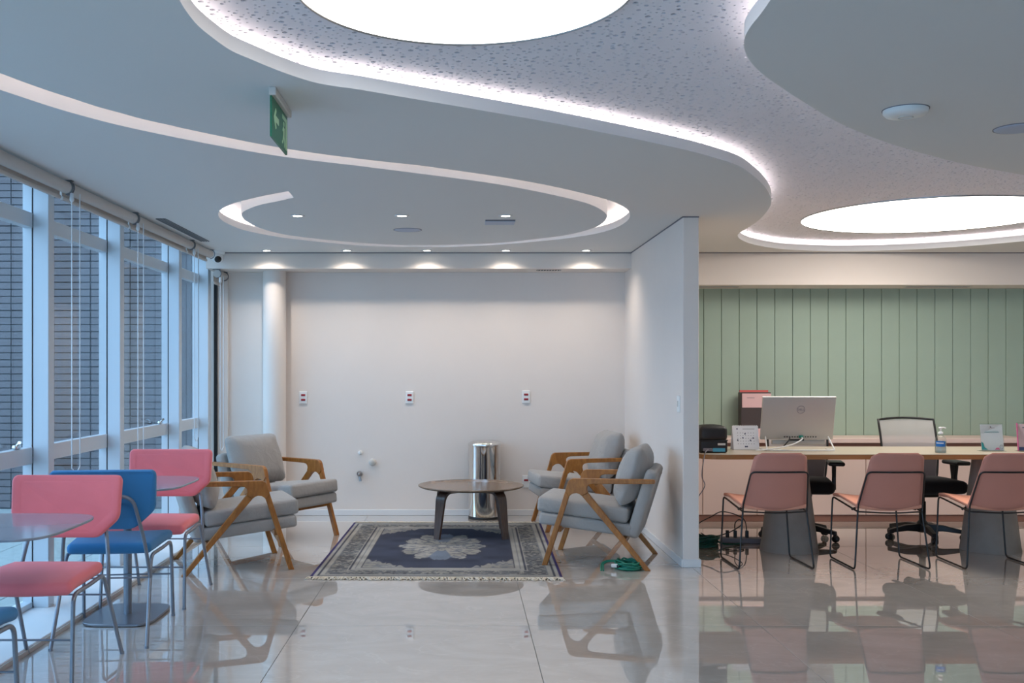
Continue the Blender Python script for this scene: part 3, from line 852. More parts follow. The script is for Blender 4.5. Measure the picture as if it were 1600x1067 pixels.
# lobed medallion
R = np.sqrt((XX/0.325)**2 + (YY/0.58)**2); TH = np.arctan2(YY/0.58, XX/0.325)
lob = 0.84+0.16*np.abs(np.cos(TH*6)) + 0.05*np.sign(np.cos(TH*18))*0.5
put(fld & (R < lob*1.05), dark); put(fld & (R < lob), light*0.9)
put(fld & (R < lob) & (nA > 0.6), mid_); put(fld & (R < lob) & (np.abs(np.cos(TH*6)) < 0.13) & (R > 0.15), dark*1.3)
put(fld & (R < lob) & (np.abs(np.abs(TH)-PI/2) < 0.32) & (R > 0.35), blue_)
put(fld & (R < 0.16), mid_); put(fld & (R < 0.09), light)
put(dx < 0.022, purple)
col *= (0.78+0.44*nB)[..., None]
me = bpy.data.meshes.new('pile')
V = [(float(XX[j,i]), float(YY[j,i]), 0.006) for j in range(ny) for i in range(nx)]
F = [(j*nx+i, j*nx+i+1, (j+1)*nx+i+1, (j+1)*nx+i) for j in range(ny-1) for i in range(nx-1)]
base = len(V)
rim = [(0, i) for i in range(nx)] + [(j, nx-1) for j in range(1, ny)] + [(ny-1, i) for i in range(nx-2, -1, -1)] + [(j, 0) for j in range(ny-2, 0, -1)]
V += [(float(XX[j,i]), float(YY[j,i]), 0.0005) for j, i in rim]
for k in range(len(rim)):
    a = rim[k]; b = rim[(k+1) % len(rim)]
    F.append((base+k, base+(k+1) % len(rim), b[0]*nx+b[1], a[0]*nx+a[1]))
me.from_pydata(V, [], F)
ca = me.color_attributes.new('weave', 'FLOAT_COLOR', 'POINT')
cc = np.ones((len(V), 4)); cc[:base, :3] = col.reshape(-1, 3); cc[base:, :3] = dark
ca.data.foreach_set('color', cc.ravel())
me.materials.append(M['rug']); me.update()
ob = bpy.data.objects.new('pile', me); COL.objects.link(ob); ob.parent = rug
fr = MB()
for s in (-1, 1):
    for k in range(280):
        xx = -RX + 2*RX*k/279
        L = random.uniform(0.035, 0.075); a = random.uniform(-0.6, 0.6)
        p = [(xx, s*(RY-0.004), 0.008), (xx+a*L*0.4, s*(RY+L*0.5), 0.007+random.uniform(0, .004)), (xx+a*L, s*(RY+L), 0.003)]
        fr.tube(p, 0.0042, 4)
tag(fr.build('fringe', M['fringe'], rug, fixn=False), kind='stuff')

# ------------------------------------------------------------------ coffee table
ct = thing('coffee_table', 'low round walnut coffee table with bent plywood legs on the rug', 'coffee table', (0.078, 8.42, 0.006))
R0 = 0.433; H0 = 0.402
MB().lathe([(0, H0-0.026), (R0-0.10, H0-0.026), (R0-0.02, H0-0.014), (R0, H0-0.004), (R0, H0+0.004), (R0-0.012, H0+0.005), (R0-0.05, H0-0.006), (R0-0.10, H0-0.010), (0, H0-0.010)], 72).build('tabletop', M['walnut'], ct)
def ply_leg(ang):
    mb = MB(); c, s = math.cos(ang), math.sin(ang)
    prof = fillet([(0.14, 0, H0-0.032), (0.335, 0, H0-0.032), (0.385, 0, 0.0)], 0.075, 8)
    n = len(prof); L = 0; vs = []; th_ = 0.011
    for i, p in enumerate(prof):
        t = (prof[min(i+1, n-1)] - prof[max(i-1, 0)]).normalized(); nn = Vector((t.z, 0, -t.x)) * -1
        w = 0.052 if p.z > H0-0.06 else 0.052 - 0.022*(1-p.z/(H0-0.06))
        for (sw, st_) in ((-1,-1),(1,-1),(1,1),(-1,1)):
            q = p + nn*(st_*th_); vs.append((q.x*c - sw*w*s, q.x*s + sw*w*c, max(q.z, 0)))
    fs = [(0,1,2,3), tuple((n-1)*4+k for k in (3,2,1,0))]
    for i in range(n-1):
        for k in range(4): fs.append((i*4+k, i*4+(k+1) % 4, i*4+4+(k+1) % 4, i*4+4+k))
    mb.add(vs, fs); return mb
for a in (45, 135, 225, 315): ply_leg(math.radians(a)).build('leg', M['walnutdark'], ct, bevel=0.002, seg=1)

# ------------------------------------------------------------------ steel bin
bn = thing('waste_bin', 'tall polished steel bin against the back wall behind the round table', 'bin', (0.213, 9.385, 0))
MB().lathe([(0.148, 0.0), (0.150, 0.004), (0.150, 0.022), (0.146, 0.024)], 56).build('foot_ring', M['black'], bn)
MB().lathe([(0.147, 0.022), (0.147, 0.655), (0.149, 0.66)], 64).build('body', M['chrome'], bn)
MB().lathe([(0.150, 0.660), (0.152, 0.664), (0.152, 0.682), (0.147, 0.690), (0.125, 0.704), (0.08, 0.712), (0.0, 0.715)], 64).build('lid', M['chrome'], bn)

# ------------------------------------------------------------------ armchairs
def armchair(loc, rotz, label):
    t = thing('armchair', label, 'armchair', loc, rotz, 'grey upholstered armchairs with wooden frames')
    u2x = lambda p: (0.353-p[0], p[1]*1.02)
    arm = [(.150,.515),(.160,.552),(.168,.575),(.180,.590),(.200,.598),(.30,.600),(.75,.604),(.756,.600),(.756,.580),(.75,.576),(.34,.566),(.315,.560),(.302,.548),(.298,.530),(.305,.505),(.262,.484),(.248,.495),(.228,.501),(.205,.498),(.188,.489),(.175,.475)]
    fl_ = [(-.017,0),(.020,0),(.175,.475),(.150,.515)]
    rl_ = [(.690,0),(.728,0),(.305,.505),(.262,.484)]
    for s in (-1, 1):
        y0, y1 = s*0.333-0.016, s*0.333+0.016
        MB().prism([u2x(p) for p in arm], y0-0.004, y1+0.004, 'xz').build('armrest', M['wood'], t, bevel=0.004, seg=2)
        MB().prism([u2x(p) for p in fl_], y0, y1, 'xz').build('leg', M['wood'], t, bevel=0.004, seg=2)
        MB().prism([u2x(p) for p in rl_], y0, y1, 'xz').build('leg', M['wood'], t, bevel=0.004, seg=2)
    MB().box(0.353-0.115, 0.353-0.085, -0.32, 0.32, 0.235, 0.275).build('cross_rail', M['wood'], t, bevel=0.003, seg=1)
    MB().box(0.353-0.56, 0.353-0.53, -0.32, 0.32, 0.170, 0.205).build('cross_rail', M['wood'], t, bevel=0.003, seg=1)
    # upholstered shell: seat slab and reclined back
    yh = 0.285; tilt = math.radians(6)
    Ts = Matrix.Translation((0.353-0.275, 0, 0.288)) @ Matrix.Rotation(-tilt, 4, 'Y')
    MB().rbox(0.325, yh, 0.042, 0.022, n=(4,4,1), T=Ts).build('seat_base', M['grey'], t)
    rec = math.radians(17)
    Tb = Matrix.Translation((0.353-0.665, 0, 0.44)) @ Matrix.Rotation(-rec, 4, 'Y')
    MB().rbox(0.042, yh, 0.245, 0.034, n=(1,4,4), T=Tb, crown=(0.008,0,0)).build('back_shell', M['grey'], t)
    Tc_ = Matrix.Translation((0.353-0.255, 0, 0.388)) @ Matrix.Rotation(-tilt, 4, 'Y')
    MB().rbox(0.315, yh-0.004, 0.052, 0.022, n=(7,7,1), T=Tc_, crown=(0.012,0.006,0.016)).build('seat_cushion', M['grey'], t)
    # loose back pillow, full in the middle, pinched corners
    def puff(p):
        q = Vector(p); a = abs(q.y)/0.285; b = abs(q.z)/0.205
        k = 1 - 0.55*max(a, b)**5 - 0.2*(a*b)**2
        q.x *= k
        q.x += 0.006*math.sin(q.z*38+q.y*9)*(b**2) + 0.004*math.sin(q.y*60+q.z*20)*(0.3+a*a)
        q.z *= 1 + 0.075*a**4; q.y *= 1 + 0.05*b**4
        return q
    Tp = Matrix.Translation((0.353-0.585, 0, 0.622)) @ Matrix.Rotation(-math.radians(19), 4, 'Y')
    MB().rbox(0.082, 0.282, 0.205, 0.07, n=(1,14,12), T=Tp, fn=puff, crown=(0.03,0,0)).build('back_cushion', M['grey'], t)
    return t
ac = armchair((-1.60, 7.15, 0), math.radians(20), 'grey armchair nearest the windows, behind the rear pink chair')
dup(ac, (-1.50, 8.32, 0), math.radians(-32), 'grey armchair in front of the column, turned towards the rug')
dup(ac, (1.0, 7.32, 0), math.radians(165), 'grey armchair beside the partition edge with a green cord under it')
dup(ac, (1.03, 8.92, 0), math.radians(186), 'grey armchair in the far corner between bin and partition')

# ------------------------------------------------------------------ café chairs and tables
def cafe_chair(loc, rotz, label, m):
    t = thing('cafe_chair', label, 'chair', loc, rotz, 'padded metal café chairs')
    # seat: wider at the front, soft edge
    def taper(p):
        q = Vector(p); k = (q.y+0.24)/0.48; q.x *= 0.88+0.13*k
        q.z += -0.012*max(0, (k-0.7)/0.3)**2 + 0.008*(q.x/0.24)**2*(k) ; return q
    MB().rbox(0.235, 0.24, 0.027, 0.024, n=(6,6,1), crown=(0,0,0.010), T=Matrix.Translation((0, 0.105, 0.452)), fn=taper).build('seat', m, t)
    # hexagonal back pad
    def hexa(p):
        q = Vector(p); w = q.z
        if w < -0.02:
            k = min(1, (-0.02-w)/0.125); q.x *= 1-0.30*k*k if abs(q.x) > 0.10 else 1
        q.y += -0.10*(q.x)**2*1.6*-1; return q
    hp = [(-0.255,0.125),(-0.24,0.145),(0.24,0.145),(0.255,0.125),(0.250,-0.055),(0.150,-0.145),(-0.150,-0.145),(-0.250,-0.055)]
    bm = bmesh.new()
    Tb = Matrix.Translation((0, -0.262, 0.712)) @ Matrix.Rotation(math.radians(9), 4, 'X')
    rings = []
    for (yy, k) in ((-0.019, 0.972), (-0.012, 1.0), (0.012, 1.0), (0.020, 0.965), (0.024, 0.80)):
        ring = []
        P = fillet([(p[0], 0, p[1]) for p in (hp[-1:] + hp + hp[:1])], 0.028, 4)[1:-1]
        for p in P:
            ring.append(bm.verts.new(Tb @ Vector((p.x*k if k > .9 else p.x*(1-0.035/0.25*1.0), yy + 0.55*(p.x*k)**2, p.z*k if k > .9 else p.z*(1-0.03/0.145)))))
        rings.append(ring)
    n_ = len(rings[0])
    for a, b in zip(rings[:-1], rings[1:]):
        for i in range(n_): bm.faces.new((a[i], a[(i+1) % n_], b[(i+1) % n_], b[i]))
    bm.faces.new(rings[0][::-1]); bm.faces.new(rings[-1])
    bmesh.ops.recalc_face_normals(bm, faces=bm.faces)
    me = bpy.data.meshes.new('backrest'); bm.to_mesh(me); bm.free()
    for p in me.polygons: p.use_smooth = len(p.vertices) < 5
    me.materials.append(m); o = bpy.data.objects.new('backrest', me); COL.objects.link(o); o.parent = t
    r = 0.0095
    for s in (-1, 1):
        MB().tube(fillet([(s*0.238,0.335,0.0),(s*0.232,0.300,0.418),(s*0.225,0.1,0.418)], 0.05), r, 10).build('leg', M['greymetal'], t)
        MB().tube(fillet([(s*0.225,0.1,0.418),(s*0.208,-0.125,0.418),(s*0.226,-0.33,0.0)], 0.05), r, 10).build('leg', M['greymetal'], t)
        for (fx, fy) in ((0.238, 0.335), (0.226, -0.33)):
            MB().lathe([(0.011, 0.0), (0.011, 0.012)], 10, (s*fx, fy, 0)).build('foot_cap', M['greymetal'], t)
    MB().tube(fillet([(-0.214,-0.178,0.315),(-0.196,-0.225,0.50),(-0.150,-0.292,0.735),(0.150,-0.292,0.735),(0.196,-0.225,0.50),(0.214,-0.178,0.315)], 0.06, 6), r, 10).build('back_frame', M['greymetal'], t)
    MB().tube([(-0.235,0.318,0.235),(0.235,0.318,0.235)], 0.0045, 8).build('stretcher', M['greymetal'], t)
    MB().tube([(-0.214,-0.178,0.315),(0.214,-0.178,0.315)], 0.0045, 8).build('stretcher', M['greymetal'], t)
    return t
pk = cafe_chair((-1.845, 4.555, 0), PI, 'front pink chair facing the camera behind the nearest table', M['pink'])
dup(pk, (-1.805, 6.125, 0), PI, 'rear pink chair facing the camera beside the armchair')
bl = cafe_chair((-1.79, 5.285, 0), math.radians(6), 'blue chair seen from behind, back to back with the front pink chair', M['blue'])
dup(bl, (-1.88, 3.47, 0), 0, 'blue chair cut off by the lower corner of the frame')

def superellipse(a, b, p=3.6, n=64):
    return [(a*math.copysign(abs(math.cos(t))**(2/p), math.cos(t)), b*math.copysign(abs(math.sin(t))**(2/p), math.sin(t))) for t in [2*PI*k/n for k in range(n)]]
M['tabletop'] = mat('glossy_grey_laminate', (140, 146, 158), 0.12, spec=0.8)
M['tablebase'] = mat('brushed_grey_base', (138, 142, 150), 0.32, metal=0.75)
def cafe_table(loc, label):
    t = thing('cafe_table', label, 'table', loc, 0, 'grey pedestal café tables')
    MB().prism(superellipse(0.345, 0.350, 4.6), 0.725, 0.736, 'xy').build('tabletop', M['tabletop'], t, bevel=0.003, seg=2)
    MB().tube([(0, 0, 0.012), (0, 0, 0.718)], 0.022, 20).build('stem', M['greymetal'], t)
    MB().prism(superellipse(0.190, 0.245, 5), 0.003, 0.016, 'xy').build('base_plate', M['tablebase'], t, bevel=0.002, seg=1)
    MB().lathe([(0.06, 0.712), (0.10, 0.7245)], 20).build('top_flange', M['greymetal'], t)
    return t
tb = cafe_table((-1.835, 5.63, 0), 'grey pedestal table between the blue chair and the rear pink chair')
dup(tb, (-1.875, 4.06, 0), 0, 'grey table cut by the frame edge before the front pink chair')

# ------------------------------------------------------------------ credenza along the green wall
CW = 0.4863; cx0 = (1098-721)*9.15/1600 - CW
ci = 0; cu = None
while cx0 + ci*CW < XR - 0.05:
    xx = cx0 + ci*CW
    lab = ['blush cabinet unit partly hidden by the partition', 'blush cabinet unit behind the heap of green cables', 'blush cabinet unit behind the first concrete leg',
           'blush cabinet unit behind the first black office chair', 'blush cabinet unit between the two black office chairs', 'blush cabinet unit behind the second black office chair',
           'blush cabinet unit behind the second concrete leg', 'blush cabinet unit at the frame edge'][min(ci, 7)]
    if xx > 5.0: break
    t = thing('cabinet_unit', lab, 'cabinet', (xx, 9.15, 0), 0, 'row of blush cabinets under the green wall')
    MB().box(0.001, CW-0.001, 0.022, 0.44, 0.055, 0.685).build('body', M['pinkcab'], t)
    MB().box(0.003, CW-0.003, 0, 0.02, 0.062, 0.668).build('door', M['pinkcab'], t, bevel=0.002, seg=1)
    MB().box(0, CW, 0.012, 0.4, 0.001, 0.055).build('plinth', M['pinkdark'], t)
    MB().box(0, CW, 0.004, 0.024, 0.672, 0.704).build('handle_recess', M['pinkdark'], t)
    ci += 1
tag(MB().box(XP1+0.014, cx0+ci*CW+0.004, 9.13, 9.595, 0.704, 0.745).build('cabinet_worktop', M['pinkcab'], bevel=0.003, seg=1), 'long blush worktop over the row of low cabinets', 'worktop')

# ------------------------------------------------------------------ reception desk
dk = thing('reception_desk', 'long oak topped desk standing on two concrete cones', 'desk', (3.23, 7.715, 0))
def rrect(a, b, r, n=8):
    out = []
    for (sx, sy, a0) in ((1,1,0),(-1,1,PI/2),(-1,-1,PI),(1,-1,1.5*PI)):
        for k in range(n+1):
            th_ = a0 + PI/2*k/n; out.append((sx*(a-r)+r*math.cos(th_), sy*(b-r)+r*math.sin(th_)))
    return out
MB().prism(rrect(1.52, 0.385, 0.14), 0.746, 0.750, 'xy').build('desktop', M['desk'], dk)
MB().prism(rrect(1.52, 0.385, 0.14), 0.714, 0.7455, 'xy').build('edge_band', M['deskedge'], dk)
for xx in (2.468-3.23, 3.985-3.23):
    MB().lathe([(0.212, 0.0), (0.213, 0.006), (0.208, 0.03), (0.200, 0.09), (0.13, 0.66), (0.13, 0.713)], 56, (xx, 0, 0)).build('pedestal', M['concrete'], dk)

# ------------------------------------------------------------------ guest chairs
def guest_chair(loc, rotz, label):
    t = thing('guest_chair', label, 'chair', loc, rotz, 'dusty rose guest chairs at the reception desk')
    r = 0.0065
    # seat pad: gently dished, rounded front
    def dish(p):
        q = Vector(p); k = (q.y+0.23)/0.46
        q.x *= 0.985 + 0.03*k; q.z += 0.020*(q.x/0.22)**2 + 0.045*k - 0.02*max(0, (k-0.75)/0.25)**2; return q
    MB().rbox(0.222, 0.235, 0.012, 0.010, n=(6,6,1), T=Matrix.Translation((0, 0.03, 0.408)), fn=dish).build('seat', M['rose_lit'], t)
    # back: trapezoid with rounded top, slightly curved
    mb = MB(); vs = []; rows = 16; cols = 14
    H = 0.425; lean = math.radians(20)
    for face in (0, 1):
        for j in range(rows+1):
            v = j/rows; hw = 0.224 - 0.050*v
            rc = 0.045; zz = v*H
            if zz > H-rc: hw -= rc - math.sqrt(max(0, rc*rc-(zz-(H-rc))**2))
            for i in range(cols+1):
                u = -1+2*i/cols; xx = u*hw
                yy = 0.030*(xx/0.22)**2 + (0.010 if face else -0.010)*(1 if 0 < i < cols and 0 < j < rows else 0.35) + 0.02*(v-0.5)**2
                y2 = yy - zz*math.sin(lean); z2 = zz*math.cos(lean) + 0.012*(u*u)*(1-v)
                vs.append((xx, -0.205+y2, 0.402+z2))
    n_ = (rows+1)*(cols+1); fs = []
    for j in range(rows):
        for i in range(cols):
            a = j*(cols+1)+i; q = (a, a+1, a+cols+2, a+cols+1); fs.append(q); fs.append(tuple(n_+k for k in q[::-1]))
    edge = [i for i in range(cols+1)] + [(j)*(cols+1)+cols for j in range(1, rows+1)] + [rows*(cols+1)+i for i in range(cols-1, -1, -1)] + [j*(cols+1) for j in range(rows-1, 0, -1)]
    for k in range(len(edge)):
        a, b = edge[k], edge[(k+1) % len(edge)]; fs.append((b, a, n_+a, n_+b))
    mb.add(vs, fs, 0, True); mb.build('backrest', M['rose'], t)
    for s in (-1, 1):
        P = fillet([(s*0.218,-0.195,0.392),(s*0.255,-0.24,0.008),(s*0.250,0.24,0.008),(s*0.226,0.255,0.440),(s*0.218,-0.195,0.392)], 0.035, 5)
        MB().tube(P, r, 8).build('sled_leg', M['blackmetal'], t)
        MB().tube([(s*0.221,-0.10,0.395), (s*0.19,-0.08,0.402)], 0.008, 6).build('mount_clip', M['blackmetal'], t)
    zt = 0.285; yb_ = -0.222
    def bp(xx, zz): return (xx, -0.205-0.018 + 0.030*(xx/0.22)**2 - zz*math.sin(lean), 0.402+zz*math.cos(lean))
    MB().tube(fillet([(-0.218,-0.200,0.392), bp(-0.219,0.03), bp(-0.192,zt), bp(0,zt+0.0), bp(0.192,zt), bp(0.219,0.03), (0.218,-0.200,0.392)], 0.03, 5), r*0.9, 8).build('back_wire', M['blackmetal'], t)
    MB().tube(fillet([(-0.218,-0.200,0.392), (0,-0.235,0.385), (0.218,-0.200,0.392)], 0.1, 6), r*0.8, 8).build('rear_rail', M['blackmetal'], t)
    return t
gc = guest_chair((2.127, 7.16, 0), math.radians(1), 'dusty rose guest chair in front of the monitor')
dup(gc, (2.912, 7.155, 0), 0, 'dusty rose guest chair in the middle, before the mesh office chair')
dup(gc, (3.675, 7.155, 0), math.radians(-1), 'dusty rose guest chair at the frame edge before the small signs')

# ------------------------------------------------------------------ office chairs
def office_chair(loc, rotz, label, spin):
    t = thing('office_chair', label, 'office chair', loc, rotz, 'black office chairs with mesh backs')
    # facing +y locally
    for k in range(5):
        a = spin + 2*PI*k/5; c, s = math.cos(a), math.sin(a)
        T = Matrix.Rotation(a, 4, 'Z')
        arm = MB(); vs = []
        for (x, zt, zb, w) in ((0.02,0.125,0.06,0.030),(0.15,0.118,0.072,0.026),(0.30,0.085,0.058,0.020)):
            vs += [(x,-w,zb),(x,w,zb),(x,w*0.8,zt),(x,-w*0.8,zt)]
        fs = [(0,1,2,3),(8,11,10,9)]
        for i in range(2):
            for q in range(4): fs.append((i*4+q, i*4+(q+1) % 4, i*4+4+(q+1) % 4, i*4+4+q))
        arm.add(vs, fs, T=T); b = arm.build('base_arm', M['black'], t, bevel=0.004, seg=2)
        w = MB()
        for sd in (-1, 1):
            w.lathe([(0.010,-0.009),(0.024,-0.008),(0.027,0.0),(0.024,0.008),(0.010,0.009)], 18, T=T @ Matrix.Translation((0.295, sd*0.013, 0.0275)) @ Matrix.Rotation(PI/2, 4, 'X'))
        w.box(0.278, 0.305, -0.010, 0.010, 0.03, 0.062, T=T)
        w.build('caster', M['black'], b)
    MB().lathe([(0.036, 0.055), (0.044, 0.065), (0.044, 0.13), (0.032, 0.145), (0.026, 0.15), (0.026, 0.30), (0.018, 0.30), (0.018, 0.36)], 24).build('gas_lift', M['black'], t)
    MB().rbox(0.09, 0.12, 0.022, 0.014, (0, -0.02, 0.365)).build('mechanism', M['black'], t)
    MB().tube(fillet([(0.07, 0.0, 0.36), (0.19, 0.02, 0.345), (0.26, 0.02, 0.325)], 0.03), 0.007, 8).build('lever', M['black'], t)
    MB().rbox(0.25, 0.235, 0.05, 0.045, (0, 0.03, 0.435), crown=(0,0,0.014), n=(6,6,1)).build('seat', M['seatblack'], t)
    # back: frame ring with net
    def bpnt(u, v):
        hw = 0.212 + 0.023*min(1, v/0.45)
        xx = u*hw; z = 0.47 + 0.475*v
        y = -0.235 - 0.10*v + 0.16*v*(1-v)*0.5 + 0.06*(u*u)
        return Vector((xx, y, z))
    N = 12; net = MB(); vs = [bpnt(-1+2*i/N, j/N) for j in range(N+1) for i in range(N+1)]
    net.add(vs, [(j*(N+1)+i, j*(N+1)+i+1, (j+1)*(N+1)+i+1, (j+1)*(N+1)+i) for j in range(N) for i in range(N)], 0, True)
    net.build('mesh_back', M['net'], t, fixn=False)
    ringp = [bpnt(-1+2*i/10, 0) for i in range(11)] + [bpnt(1, j/12) for j in range(1, 12)] + [bpnt(1-2*i/10, 1) + Vector((0,0,0.012*math.sin(PI*i/10))) for i in range(11)] + [bpnt(-1, 1-j/12) for j in range(1, 12)]
    MB().tube(ringp, 0.009, 8, closed=True).build('back_frame', M['black'], t)
    lum = MB(); vs = []
    for dy in (-0.012, 0.006):
        vs += [bpnt(-0.95+1.9*i/10, 0.02+0.30*j/5) + Vector((0, dy, 0)) for j in range(6) for i in range(11)]
    fs = []
    for j in range(5):
        for i in range(10):
            a = j*11+i; fs.append((a, a+1, a+12, a+11)); fs.append((66+a+11, 66+a+12, 66+a+1, 66+a))
    lum.add(vs, fs, 0, True); lum.build('lumbar_pad', M['charcoal'], t, fixn=False)
    MB().tube(fillet([(0, -0.10, 0.36), (0, -0.27, 0.37), (0, -0.29, 0.50), (0, -0.285, 0.62)], 0.06), 0.020, 10).build('back_post', M['black'], t)
    for s in (-1, 1):
        a = MB(); a.prism([(0.035,0.40),(0.02,0.40),(-0.02,0.40),(-0.035,0.40),(-0.03,0.50),(-0.05,0.60),(0.05,0.60),(0.03,0.50)], s*0.262-0.013, s*0.262+0.013, 'yz')
        a.box(s*0.262-(0.10 if s > 0 else 0.0), s*0.262+(0.0 if s > 0 else 0.10), -0.03, 0.03, 0.375, 0.402)
        a.build('arm_post', M['black'], t, bevel=0.006, seg=2)
        MB().rbox(0.062, 0.115, 0.016, 0.014, (s*0.272, 0.01, 0.612), n=(2,4,1)).build('arm_pad', M['black'], t)
    return t
oc = office_chair((3.70, 8.22, 0), PI + math.radians(3), 'black office chair with grey mesh back behind the desk, in full view', math.radians(8))
o2_ = dup(oc, (2.72, 8.24, 0), PI + math.radians(-14), 'black office chair hidden behind the monitor')

# ------------------------------------------------------------------ things on the desk
ZD = 0.750
# monitor seen from behind
mo = thing('computer_monitor', 'silver all-in-one monitor seen from behind on a white wire stand', 'monitor', (2.53, 7.70, ZD), math.radians(-1.5))
tl = math.radians(14)
Tm = Matrix.Translation((0, 0.045, 0.082)) @ Matrix.Rotation(tl, 4, 'X')
mbp = MB().rbox(0.272, 0.012, 0.165, 0.006, (0, 0, 0.165), n=(2,1,2), T=Tm).build('back_panel', M['silver'], mo)
MB().box(-0.268, 0.268, 0.0121, 0.0135, 0.004, 0.326, T=Tm).build('screen', M['black'], mo)
MB().box(-0.272, 0.272, -0.0125, 0.012, 0.329, 0.333, T=Tm).build('top_edge', M['white'], mo)
MB().rbox(0.20, 0.016, 0.018, 0.008, (0.02, 0.062, 0.058), n=(2,1,1)).build('speaker_bar', M['silver'], mo)
pt = MB()
for i, xx in enumerate([-0.092+0.0195*q for q in range(13)]):
    pt.box(xx-0.005, xx+0.005, -0.0135, -0.011, 0.018, 0.026, T=Tm)
pt.build('ports', M['black'], mbp)
MB().box(-0.055, 0.055, -0.0135, -0.010, -0.008, 0.004, T=Tm).build('vent', M['gasket'], mbp)
lg = MB(); lg.tube([tuple(Tm @ Vector((0.016+0.029*math.cos(a), -0.0125, 0.235+0.029*math.sin(a)))) for a in np.linspace(0, 2*PI, 40)[:-1]], 0.0016, 6, closed=True)
lg.build('logo_ring', M['inkgrey'], mbp)
fc = bpy.data.curves.new('logo_lettering', 'FONT'); fc.body = 'DELL'; fc.size = 0.022; fc.extrude = 0.0006; fc.align_x = 'CENTER'; fc.align_y = 'CENTER'
tmp = bpy.data.objects.new('logo_lettering', fc); COL.objects.link(tmp)
bpy.context.view_layer.update()
me = bpy.data.meshes.new_from_object(tmp.evaluated_get(bpy.context.evaluated_depsgraph_get()))
bpy.data.objects.remove(tmp); bpy.data.curves.remove(fc)
me.materials.clear(); me.materials.append(M['inkgrey'])
fo = bpy.data.objects.new('logo_lettering', me); COL.objects.link(fo); fo.parent = mbp
fo.matrix_local = Tm @ Matrix.Translation((0.016, -0.0128, 0.235)) @ Matrix.Rotation(PI/2, 4, 'X')
for s in (-1, 1):
    MB().tube(fillet([(s*0.232, 0.050, 0.120), (s*0.250, -0.075, 0.006), (s*0.250, 0.13, 0.006)], 0.02), 0.0055, 8).build('stand_leg', M['white'], mo)
MB().tube([(-0.250, -0.068, 0.006), (0.250, -0.068, 0.006)], 0.0055, 8).build('stand_rail', M['white'], mo)
MB().tube(catmull([tuple(Tm @ Vector((0.035, -0.013, 0.022))), (0.02, -0.03, 0.085), (-0.06, -0.07, 0.05), (-0.2, -0.09, 0.02), (-0.34, -0.09, 0.005)], 6), 0.0055, 8).build('white_cable', M['white'], mo)
MB().tube(catmull([tuple(Tm @ Vector((-0.052, -0.013, 0.022))), (-0.075, -0.03, 0.08), (-0.12, -0.05, 0.035)], 6), 0.0045, 8).build('black_cable', M['black'], mo)
MB().rbox(0.016, 0.010, 0.010, 0.004, tuple(Tm @ Vector((0.03, -0.018, 0.024)))).build('green_plug', M['greencable'], mo)
# label printer
pr = thing('label_printer', 'small black label printer on the desk end by the partition', 'printer', (1.838, 7.56, ZD))
MB().rbox(0.102, 0.105, 0.046, 0.016, (0, 0, 0.047), n=(2,2,1)).build('lower_body', M['black'], pr)
MB().rbox(0.103, 0.105, 0.052, 0.028, (0, 0.0, 0.140), n=(2,2,1), crown=(0,0,0.014)).build('cover', M['black'], pr)
MB().rbox(0.104, 0.104, 0.004, 0.003, (0, 0, 0.0905)).build('seam', M['gasket'], pr)
MB().box(-0.008, 0.082, -0.1065, -0.104, 0.010, 0.036).build('blue_label', M['cyan'], pr)
MB().box(0.028, 0.084, -0.1065, -0.104, 0.056, 0.072).build('white_label', M['offwhite'], pr)
MB().rbox(0.035, 0.012, 0.012, 0.006, (-0.045, -0.104, 0.024)).build('connector', M['inkgrey'], pr)
# cable from the printer over the desk edge to the floor
t = tag(MB().tube(catmull([(1.80, 7.45, 0.775), (1.755, 7.36, 0.765), (1.725, 7.30, 0.70), (1.712, 7.29, 0.60), (1.735, 7.30, 0.53), (1.70, 7.34, 0.45)], 8), 0.0035, 8).build('printer_cable', M['inkgrey']),
        'thin grey cable hanging from the label printer over the desk edge', 'cable')
# desk calendar
ca_ = thing('desk_calendar', 'white tent calendar with a dotted month grid beside the monitor', 'calendar', (2.155, 7.79, ZD))
Tk = Matrix.Translation((0, -0.05, 0.004)) @ Matrix.Rotation(math.radians(-14), 4, 'X')
MB().box(-0.098, 0.098, -0.001, 0.001, 0, 0.182, T=Tk).build('front_page', M['paper'], ca_)
MB().box(-0.098, 0.098, -0.001, 0.001, 0, 0.182, T=Matrix.Translation((0, 0.04, 0.004)) @ Matrix.Rotation(math.radians(14), 4, 'X')).build('rear_page', M['paper'], ca_)
MB().box(-0.10, 0.10, -0.052, 0.045, 0, 0.004).build('base', M['offwhite'], ca_)
gd = MB()
for i in range(7):
    for j in range(5): gd.box(-0.060+0.020*i-0.003, -0.060+0.020*i+0.003, -0.0016, -0.001, 0.125-0.021*j, 0.129-0.021*j, T=Tk)
gd.box(-0.02, 0.07, -0.0016, -0.001, 0.156, 0.159, T=Tk)
gd.build('month_grid', M['inkgrey'], ca_)
dd = MB()
for (i, j) in ((-0.062,0.158),(-0.004,0.120),(-0.022,0.090),(-0.062,0.072),(0.034,0.070),(0.055,0.088)):
    dd.lathe([(0.0055, 0), (0.0055, 0.001), (0, 0.001)], 12, T=Tk @ Matrix.Translation((i, -0.001, j)) @ Matrix.Rotation(PI/2, 4, 'X'))
for i in (-0.006, 0.006): dd.lathe([(0.006, 0), (0.006, 0.001), (0, 0.001)], 12, T=Tk @ Matrix.Translation((i, -0.001, 0.022)) @ Matrix.Rotation(PI/2, 4, 'X'))
dd.build('dots', M['navy'], ca_)
sp = MB()
for k in range(14): sp.tube([(-0.088+0.0135*k+0, -0.005+0.006*math.cos(a), 0.180+0.006*math.sin(a)) for a in np.linspace(0, 2*PI, 9)[:-1]], 0.0012, 4, closed=True)
sp.build('spiral_binding', M['white'], ca_)
